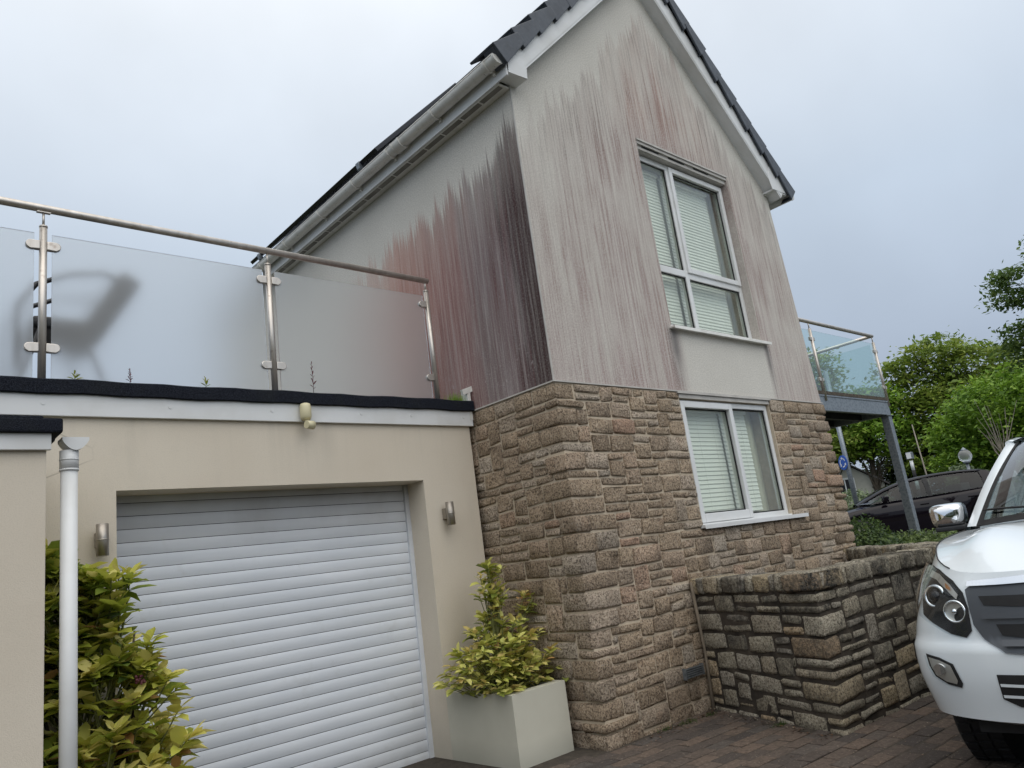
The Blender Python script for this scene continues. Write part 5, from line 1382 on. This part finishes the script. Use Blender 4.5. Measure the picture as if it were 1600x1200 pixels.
# weeds along the felt edge and tuft in the corner
def weed(name, label, x, y, z, h, n, mat, leaf, seed, spread=.3):
    rgn = random.Random(seed); t = thing(name, label, 'weed', (x, y, z)); q = MB(); V, F = leaf_proto(.3); q.tube([(x, y, z), (x+.004, y, z+h*.55), (x-.002, y, z+h)], [.002, .0016, .001], 5)
    q.build('stalk', M_['stem'] if mat != 'red' else M_['red'], t, fix=False)
    q = MB()
    for k in range(n):
        f_ = k/max(1, n-1); zz_ = z+h*(.15+.85*f_); a = k*2.4+rgn.random(); d = Vector((math.cos(a)*spread*(1.3-f_), math.sin(a)*spread*(1.3-f_), 1)).normalized(); s_ = leaf*rgn.uniform(.7, 1.1)*(1.1-.5*f_)
        xx_ = d.cross(Vector((.3, .2, 1))).normalized(); z3 = xx_.cross(d); m = Matrix((xx_, d, z3)).transposed()
        q.add([tuple(Vector((x, y, zz_))+m @ (Vector(v)*s_)) for v in V.tolist()], [tuple(f) for f in F.tolist()], True, rgn.uniform(.3, .9))
    tag(q.build('leaves', M_[mat], t, fix=False), kind='stuff')
weed('weed', 'green weed sprouting on the roof felt below the steel post near the left edge', -2.865, .95, 2.565, .045, 9, 'aucuba', .045, 1, 1.2)
weed('weed', 'small reddish weed on the roof felt under the largest frosted pane', -2.575, .95, 2.565, .085, 16, 'red', .028, 2, .8)
weed('weed', 'small green weed on the roof felt left of the middle steel post', -2.135, .95, 2.565, .06, 10, 'aucuba', .040, 3, .9)
weed('weed', 'tall purple stemmed weed on the roof felt above the motion sensor', -1.40, .95, 2.565, .215, 13, 'red', .040, 4, .6)
t = thing('grass_tuft', 'tuft of green grass in the corner of the roof felt against the stained wall', 'grass', (-.12, .99, 2.56)); q = MB(); rg = random.Random(6)
for k in range(170):
    x, y = rg.gauss(-.13, .045), rg.gauss(.98, .02); h = rg.uniform(.04, .105); dx_, dy_ = rg.gauss(0, .03), rg.gauss(0, .02)
    q.add([(x-.0016, y, 2.555), (x+.0016, y, 2.555), (x+dx_*.5+.001, y+dy_*.5, 2.555+h*.6), (x+dx_*.5-.001, y+dy_*.5, 2.555+h*.6), (x+dx_, y+dy_, 2.555+h)], [(0, 1, 2, 3), (3, 2, 4)], False, rg.uniform(.2, .9))
tag(q.build('blades', M_['maple'], t, fix=False), kind='stuff')
# litter and moss at the wall foot
q = MB(); V, F = leaf_proto(.5); rg = random.Random(31)
for k in range(420):
    if k < 240: u = rg.random(); x = lerp(-.0, 1.12, u**.6); y = -.05-abs(rg.gauss(0, .06)); 
    else: u = rg.random(); x, y = lerp(1.13, .70, u), lerp(-.05, -1.22, u); x -= abs(rg.gauss(0, .05))+.02
    if rg.random() < .25: x, y = rg.uniform(-.2, 2.4), rg.uniform(-2.3, -1.42) if rg.random() < .6 else rg.uniform(-1.2, -.1); 
    if x > .72 and y > -1.35 and x > .74+(y+1.25)*.36: continue
    a = rg.random()*6.28; s_ = rg.uniform(.008, .026); d = Vector((math.cos(a), math.sin(a), rg.uniform(0, .5))).normalized(); xx_ = d.cross(Vector((.2, .1, 1))).normalized(); z3 = xx_.cross(d); m = Matrix((xx_, d, z3)).transposed()
    q.add([tuple(Vector((x, y, gz(x, y)+.012))+m @ (Vector(v)*s_)) for v in V.tolist()], [tuple(f) for f in F.tolist()], True, rg.random())
tag(q.build('leaf_litter', M_['litter'], None, fix=False), kind='stuff')
q = MB()
for (cx_, cy_, nn_, sp_) in ((.75, -.09, 120, .05), (.98, -.12, 60, .03), (.86, -.75, 110, .035), (.55, -.05, 50, .03)):
    for k in range(nn_):
        x, y = rg.gauss(cx_, sp_), rg.gauss(cy_, sp_*.4); h = rg.uniform(.01, .035); dx_, dy_ = rg.gauss(0, .012), rg.gauss(0, .012)
        q.add([(x-.003, y, .0), (x+.003, y, .0), (x+dx_, y+dy_, h)], [(0, 1, 2)], False, rg.random())
tag(q.build('moss', M_['darkleaf'], None, fix=False), kind='stuff')

# ---------------------------------------------------------------- trees
def tree(name, label, cat, base, crown, lobes, nclump, per, leaf, mat, seed, trunk_r=.3, flat=.5, sig=.45, limbs=7, group=None):
    rgn = np.random.default_rng(seed); t = thing(name, label, cat, base, group)
    bx, by, bz = base; w = np.array([l[3]*l[4]*l[5] for l in lobes])**.75; w /= w.sum()
    idx = rgn.choice(len(lobes), nclump, p=w); L = np.array(lobes)[idx]
    v = rgn.normal(size=(nclump, 3)); v /= np.linalg.norm(v, axis=1, keepdims=True); r = rgn.random(nclump)**.33
    r = .55+.45*r*rgn.uniform(.8, 1.1, nclump)
    C = L[:, :3]+v*L[:, 3:]*r[:, None]
    n = nclump*per; Pc = np.repeat(C, per, 0); ct = np.repeat(rgn.random(nclump), per)
    off = rgn.normal(size=(n, 3))*np.array([sig, sig, sig*flat]); Pp = Pc+off
    nrm = rgn.normal(size=(n, 3))*.55+np.array([0, 0, 1.]); nrm /= np.linalg.norm(nrm, axis=1, keepdims=True)
    a = rgn.normal(size=(n, 3)); a -= nrm*(a*nrm).sum(1, keepdims=True); a /= np.linalg.norm(a, axis=1, keepdims=True); b = np.cross(nrm, a)
    s_ = (leaf*rgn.uniform(.5, 1.2, n))[:, None]
    V = np.stack([Pp-a*s_, Pp+b*s_*.45, Pp+a*s_, Pp-b*s_*.45], 1).reshape(-1, 3)
    F = np.arange(n*4).reshape(-1, 4); tone = np.clip(.5*ct+.5*rgn.random(n), 0, 1)
    tag(fastmesh('crown', V, F, M_[mat], t, np.repeat(tone, 4)), kind='stuff')
    q = MB(); top = np.array([l[:3] for l in lobes]).mean(0); ht = top[2]
    q.tube([(bx, by, bz-.3), (bx+.1, by, bz+(ht-bz)*.3), (lerp(bx, top[0], .5), lerp(by, top[1], .5), bz+(ht-bz)*.65), tuple(top)], [trunk_r, trunk_r*.8, trunk_r*.55, trunk_r*.2], 10)
    q.build('trunk', M_['bark'], t, fix=False)
    q = MB(); far = C[rgn.choice(nclump, min(nclump, limbs*9), replace=False)]
    for k, c in enumerate(far):
        f_ = rgn.uniform(.25, .85); s0 = np.array([lerp(bx, top[0], f_*.7), lerp(by, top[1], f_*.7), bz+(ht-bz)*f_]); m = (s0+c)/2+np.array([0, 0, .25]); r_ = trunk_r*(.32 if k % 9 == 0 else .11)
        q.tube([tuple(s0), tuple(m), tuple(c)], [r_, r_*.55, r_*.15], 5, cap=False)
    tag(q.build('limbs', M_['bark'], t, fix=False), kind='stuff')
    return t
tree('beech_tree', 'large spreading beech with flat leafy sprays rising behind the round maple', 'tree', (39.2, 8.4, .5), None,
     [(38.7, 11.1, 8.6, 1.1, 1.1, .55), (39.2, 9.6, 9.1, 1.4, 1.5, .75), (39.3, 10.6, 7.5, 1.5, 1.7, .9), (39.8, 8.0, 8.1, 1.7, 1.5, .9), (40.2, 6.8, 7.0, 1.8, 1.5, .9), (39.0, 11.3, 6.0, 1.4, 1.3, .7), (39.5, 9.2, 6.2, 2.2, 2.4, 1.5), (39.3, 10.9, 4.0, 1.8, 1.9, 1.3), (39.8, 8.2, 4.2, 2.2, 2.4, 1.6), (40.5, 5.5, 5.8, 1.6, 1.4, 1.0)],
     900, 34, .16, 'beech', 1, .38, flat=.28, sig=.42, limbs=9)
tree('maple_tree', 'rounded bright green tree in full leaf behind the bare sapling', 'tree', (30.2, 4.4, .5), None,
     [(30.0, 4.6, 3.9, 2.0, 2.7, 2.2), (29.7, 6.4, 3.2, 1.3, 1.25, 1.5), (30.2, 3.2, 3.6, 1.8, 2.2, 2.0)], 900, 34, .12, 'maple', 2, .25, flat=.6, sig=.26)
tree('oak_tree', 'dark leafed tree with open branches reaching in from the right edge', 'tree', (23.9, -1.8, .5), None,
     [(23.6, 1.5, 7.75, .9, 1.25, .45), (23.5, 1.9, 7.2, .7, .9, .25), (23.5, 1.7, 5.8, .9, 1.1, .7), (23.7, .2, 8.6, 1.1, 1.2, .6), (23.6, 1.2, 5.0, 1.0, 1.1, .6), (24, -1.4, 7.0, 1.8, 1.8, 1.8), (23.6, 1.6, 4.2, .8, .8, .5)], 520, 40, .10, 'oak', 3, .3, flat=.4, sig=.24, limbs=8)
tree('lime_tree', 'tall leafy tree seen through the balcony glass beside the house wall', 'tree', (37.0, 16.0, .5), None,
     [(37.0, 15.4, 9.3, 1.5, 1.2, 1.2), (37.2, 16.0, 7.0, 2.0, 2.0, 2.0), (37.0, 15.0, 5.2, 1.8, 1.6, 1.1)], 420, 30, .16, 'beech', 4, .3, flat=.35, sig=.42)
tree('sycamore_tree', 'mid green tree filling the space under the balcony beside the beech', 'tree', (37.6, 13.6, .5), None,
     [(37.8, 13.0, 6.9, 1.5, 1.6, 1.0), (37.8, 12.8, 5.2, 1.6, 1.8, 1.1), (37.5, 14.6, 5.0, 1.4, 1.2, .8)], 360, 32, .16, 'maple', 5, .22, flat=.4, sig=.40)
tree('yew_tree', 'very dark evergreen mass under the balcony left of the steel post', 'tree', (41.0, 13.6, .5), None,
     [(41.0, 14.0, 2.6, 1.5, 1.6, 1.8), (41.2, 12.0, 2.6, 1.6, 2.0, 2.2)], 420, 30, .15, 'darkleaf', 6, .2, flat=.8, sig=.35)
tree('yew_tree', 'very dark evergreen mass behind the hatchback right of the steel post', 'tree', (42.4, 8.2, .5), None,
     [(42.4, 9.0, 3.0, 1.5, 2.8, 2.8), (42.0, 5.0, 2.8, 1.5, 3.0, 2.6), (42.0, 2.0, 2.6, 1.5, 2.6, 2.4)], 700, 30, .16, 'darkleaf', 7, .2, flat=.8, sig=.38)
tree('holly_tree', 'dark low tree behind the white pickup under the maple crown', 'tree', (33.5, 5.0, .5), None,
     [(33.5, 6.0, 1.9, 1.2, 2.2, 1.6), (33.5, 3.0, 1.9, 1.2, 2.2, 1.6)], 420, 28, .13, 'darkleaf', 8, .2, flat=.8, sig=.3)
# bare young tree
t = thing('bare_sapling', 'pale leafless young tree with upright branches behind the pickup', 'tree', (13.5, .96, .5)); q = MB(); rg = random.Random(8)
q.tube([(13.5, .96, .3), (13.5, .96, 1.5), (13.5, .97, 2.1)], [.035, .03, .024], 8); q.build('trunk', M_['twig'], t)
q = MB()
for k in range(22):
    a = rg.uniform(-1, 1); s_ = rg.uniform(.5, 1.25); dy = a*.42*s_; z0_ = rg.uniform(1.7, 2.15)
    q.tube([(13.5, .96, z0_), (13.5+rg.uniform(-.1, .1), .96+dy*.5, z0_+.42*s_), (13.5+rg.uniform(-.2, .2), .96+dy*1.0, z0_+.95*s_)], [.011, .007, .003], 5, cap=False)
tag(q.build('branches', M_['twig'], t, fix=False), kind='stuff')
def leafblob(name, label, cat, base, lobes, n, leaf, mat, seed, kind=None, flat=1., group=None):
    rgn = np.random.default_rng(seed); t = thing(name, label, cat, base, group); w = np.array([l[3]*l[4]*l[5] for l in lobes]); w = w/w.sum(); L = np.array(lobes)[rgn.choice(len(lobes), n, p=w)]
    v = rgn.normal(size=(n, 3)); v /= np.linalg.norm(v, axis=1, keepdims=True); P = L[:, :3]+v*L[:, 3:]*(rgn.uniform(.72, 1.06, n)+.06*np.sin(v[:, 0]*9+v[:, 1]*7+v[:, 2]*11))[:, None]
    nrm = v*.7+rgn.normal(size=(n, 3))*.5; nrm /= np.linalg.norm(nrm, axis=1, keepdims=True); a = rgn.normal(size=(n, 3)); a -= nrm*(a*nrm).sum(1, keepdims=True); a /= np.linalg.norm(a, axis=1, keepdims=True); b = np.cross(nrm, a)
    s_ = (leaf*rgn.uniform(.5, 1.3, n))[:, None]; V = np.stack([P-a*s_, P+b*s_*.45, P+a*s_, P-b*s_*.45], 1).reshape(-1, 3)
    tag(fastmesh('foliage', V, np.arange(n*4).reshape(-1, 4), M_[mat], t, np.repeat(rgn.random(n), 4)), kind='stuff')
    q = MB()
    for l in lobes: q.tube([(base[0], base[1], base[2]-.1), ((base[0]+l[0])/2, (base[1]+l[1])/2, (base[2]+l[2])/2), (l[0], l[1], l[2])], [.03, .02, .012], 6)
    q.build('stems', M_['bark'], t, fix=False); return t
leafblob('hedge', 'pale variegated hedge between the house corner and the hatchback bonnet', 'hedge', (17.4, 6.2, .5), [(17.2, 5.75, 1.25, .9, .7, .72), (17.0, 6.9, 1.35, .9, .8, .75), (17.5, 5.0, 1.05, .8, .5, .60)], 9000, .055, 'hedge', 11)
leafblob('juniper', 'low spreading juniper around the foot of the steel balcony post', 'shrub', (5.9, -.1, .2), [(5.7, -.15, .62, .75, .62, .36), (6.3, .35, .62, .7, .5, .36), (5.2, -.55, .62, .6, .5, .33)], 16000, .026, 'juniper', 12)
leafblob('juniper', 'low juniper partly hidden by the pickup mirror', 'shrub', (6.3, -1.3, .2), [(6.2, -.9, .66, .75, .6, .36), (5.4, -1.25, .62, .6, .55, .32)], 11000, .026, 'juniper', 13)
leafblob('cotoneaster', 'dark shrub against the stone corner of the house', 'shrub', (4.9, .25, .1), [(4.85, .25, .78, .42, .36, .46), (5.35, .35, .66, .45, .4, .40)], 9000, .026, 'darkleaf', 14)
leafblob('euonymus', 'yellow green bush beside the white globe lamp behind the hatchback roof', 'shrub', (19.5, 3.7, .5), [(19.4, 3.65, 1.75, .4, .42, .52), (19.4, 3.2, 1.6, .35, .3, .45)], 1700, .06, 'hedge', 15)
# bed of soil between the walls
q = MB(); q.grid([[(x, y, gz(x, y)+.03) for y in (-1.6, -.8, 0, .9)] for x in (4.2, 5, 6, 7, 8)]); tag(q.build('planting_bed', M_['soil'], None, fix=False), kind='structure')
# sign pole
t = thing('sign_post', 'grey post with a round blue roundabout sign seen under the balcony', 'road sign', (16.25, 5.3, .5))
q = MB(); q.tube([(16.25, 5.3, .3), (16.25, 5.3, 5.2)], .062, 12); q.build('post', M_['galv'], t)
q = MB(); dv = (CAM-Vector((16.25, 5.3, 2.67))); dv.z = 0; dv.normalize(); rtv = Vector((-dv.y, dv.x, 0)); fac = (dv*.55+rtv*-.83).normalized(); sx = Vector((-fac.y, fac.x, 0)); c = Vector((16.25, 5.3, 2.68))+fac*.09-sx*.02
q.tube([c, c+fac*.012], .195, 28); sg_ = q.build('sign_plate', M_['sblue'], t)
q = MB()
for k in range(3):
    a0 = k*2.094+.3; pts = [c+fac*.016+(sx*math.cos(a0+u*.24)+Vector((0, 0, 1))*math.sin(a0+u*.24))*.112 for u in range(6)]
    for p0, p1 in zip(pts[:-1], pts[1:]): q.obox((p0+p1)/2, (p1-p0).normalized(), ((p0+p1)/2-c).normalized(), fac, (p1-p0).length/2, .015, .003)
    d = (pts[-1]-pts[-2]).normalized(); o_ = (pts[-1]-c-fac*.016).normalized(); q.add([pts[-1]+o_*.045, pts[-1]-o_*.045, pts[-1]+d*.065], [(0, 1, 2)])
q.build('arrows', M_['swhite'], sg_, fix=False)
t = thing('crossing_beacon', 'black and white banded post with a square lamp head behind the hatchback', 'beacon', (18.7, 4.6, .5)); q = MB()
for k in range(8): q.tube([(18.7, 4.6, .4+k*.27), (18.7, 4.6, .67+k*.27)], .045, 10, mi=k % 2)
q.build('banded_post', [M_['dark'], M_['swhite']], t); q = MB(); q.box(18.62, 18.78, 4.52, 4.68, 2.60, 2.80); q.build('lamp_head', M_['galv'], t, bevel=.02)
q = MB(); q.box(18.605, 18.619, 4.54, 4.66, 2.62, 2.78); q.build('panel', M_['swhite'], t)
t = thing('leaning_pole', 'thin pale pole leaning slightly in front of the dark trees', 'pole', (18.78, 4.3, .5)); t2 = MB(); t2.tube([(18.78, 4.28, .4), (18.77, 4.36, 3.55)], [.03, .014], 8); t2.build('pole', M_['twig'], t)
t = thing('globe_lamp', 'old fashioned street lamp with a round glass globe above the hatchback roof', 'street lamp', (19.1, 3.35, .5)); q = MB(); q.tube([(19.1, 3.35, .4), (19.1, 3.35, 2.28)], .04, 10); q.build('post', M_['galv'], t)
q = MB(); n = 16; q.grid([[(19.1+.17*math.sin(math.pi*j/10)*math.cos(2*math.pi*i/n), 3.35+.17*math.sin(math.pi*j/10)*math.sin(2*math.pi*i/n), 2.45+.18*math.cos(math.pi*j/10)) for j in range(11)] for i in range(n+1)]); q.build('globe', M_['lens'] if 0 else M_['frost'], t)
q = MB(); q.tube([(19.1, 3.35, 2.60), (19.1, 3.35, 2.645), (19.1, 3.35, 2.69)], [.10, .05, .01], 12); q.tube([(19.1, 3.35, 2.25), (19.1, 3.35, 2.31)], .09, 12); q.build('cap', M_['galv'], t)
# distant house
t = thing('distant_house', 'pale house with a pitched roof glimpsed under the balcony behind the sign', 'house', (38.5, 15.5, .5))
q = MB(); fx = Vector((-.93, -.36, 0)); fy = Vector((.36, -.93, 0)); o0 = Vector((39.5, 15.9, .3)); q.obox(o0+Vector((0, 0, 1.25)), fx, fy, Vector((0, 0, 1)), 2.5, 1.9, 1.25)
P_ = [o0+fy*-1.9+Vector((0, 0, 2.5)), o0+fy*1.9+Vector((0, 0, 2.5)), o0+Vector((0, 0, 3.9))]
q.add([p+fx*2.5 for p in P_]+[p-fx*2.5 for p in P_], [(0, 1, 2), (5, 4, 3)]); q.build('wall', M_['hwall'], t)
for s_ in (-1, 1):
    q = MB(); e_ = o0+fy*(2.15*s_)+Vector((0, 0, 2.36)); r_ = o0+Vector((0, 0, 3.98)); q.add([e_+fx*2.7, e_-fx*2.7, r_-fx*2.7, r_+fx*2.7, e_+fx*2.7+Vector((0, 0, .1)), e_-fx*2.7+Vector((0, 0, .1)), r_-fx*2.7+Vector((0, 0, .1)), r_+fx*2.7+Vector((0, 0, .1))], [(0, 1, 2, 3), (7, 6, 5, 4), (0, 4, 5, 1), (3, 2, 6, 7), (0, 3, 7, 4), (1, 5, 6, 2)]); q.build('roof', M_['hroof'], t)
for (a, z_) in ((-1.1, 1.6), (.9, 1.6), (0, 2.9)):
    q = MB(); c = o0+fx*2.52+fy*a+Vector((0, 0, z_-.4)); frq = [(.45, .05, 0, .5), (.45, .05, 0, -.5), (.05, .5, .45, 0), (.05, .5, -.45, 0), (.03, .5, 0, 0)]
    for (w_, h_, a_, b_) in frq: q.obox(c+fy*a_+Vector((0, 0, b_)), fx, fy, Vector((0, 0, 1)), .03, w_, h_)
    wf = q.build('window', M_['swhite'], t); q = MB(); q.obox(c-fx*.01, fx, fy, Vector((0, 0, 1)), .012, .44, .49); q.build('pane', M_['panel'], wf)

# ---------------------------------------------------------------- unseen house and hedges added behind the camera for glass, chrome and paint reflections
t = thing('reflection_house', 'plain rendered house added unseen behind the viewpoint for reflections', 'house', (-15, -19, -.4))
q = MB(); fx = Vector((.68, .73, 0)); fy = Vector((-.73, .68, 0)); Z_ = Vector((0, 0, 1)); o0 = Vector((-16, -19, -.4)); q.obox(o0+Z_*2.5, fx, fy, Z_, 4, 5.5, 2.5); q.build('wall', M_['hwall'], t)
for s_ in (-1, 1):
    q = MB(); a_ = o0+fx*(4.3*s_)+Z_*4.9; b_ = o0+Z_*7.6; q.add([a_+fy*5.8, a_-fy*5.8, b_-fy*5.8, b_+fy*5.8, a_+fy*5.8+Z_*.12, a_-fy*5.8+Z_*.12, b_-fy*5.8+Z_*.12, b_+fy*5.8+Z_*.12], [(0, 1, 2, 3), (7, 6, 5, 4), (0, 4, 5, 1), (3, 2, 6, 7), (0, 3, 7, 4), (1, 5, 6, 2)]); q.build('roof', M_['hroof'], t)
for a in (-3.4, 0, 3.4):
    for z_ in (1.4, 3.9):
        q = MB(); c = o0+fx*4.02+fy*a+Z_*z_
        for (w_, h_, a_, b_) in ((.7, .05, 0, .6), (.7, .05, 0, -.6), (.05, .65, .65, 0), (.05, .65, -.65, 0), (.03, .6, 0, 0)): q.obox(c+fy*a_+Z_*b_, fx, fy, Z_, .03, w_, h_)
        wf = q.build('window', M_['swhite'], t); q = MB(); q.obox(c-fx*.01, fx, fy, Z_, .012, .64, .59); q.build('pane', M_['panel'], wf)
leafblob('hedge', 'clipped dark hedge added unseen behind the viewpoint for reflections', 'hedge', (-6, -17, -.5), [(-9.5+k*1.9, -15.5-k*.55, 1.0, 1.3, 1.1, 1.7) for k in range(10)], 14000, .16, 'darkleaf', 41)
leafblob('hedge', 'tall loose hedge added unseen beside the drive for reflections', 'hedge', (-15, -7, -.5), [(-14.5-.3*k, -12+k*1.9, 1.2, 1.2, 1.3, 2.1) for k in range(7)], 10000, .16, 'darkleaf', 42)
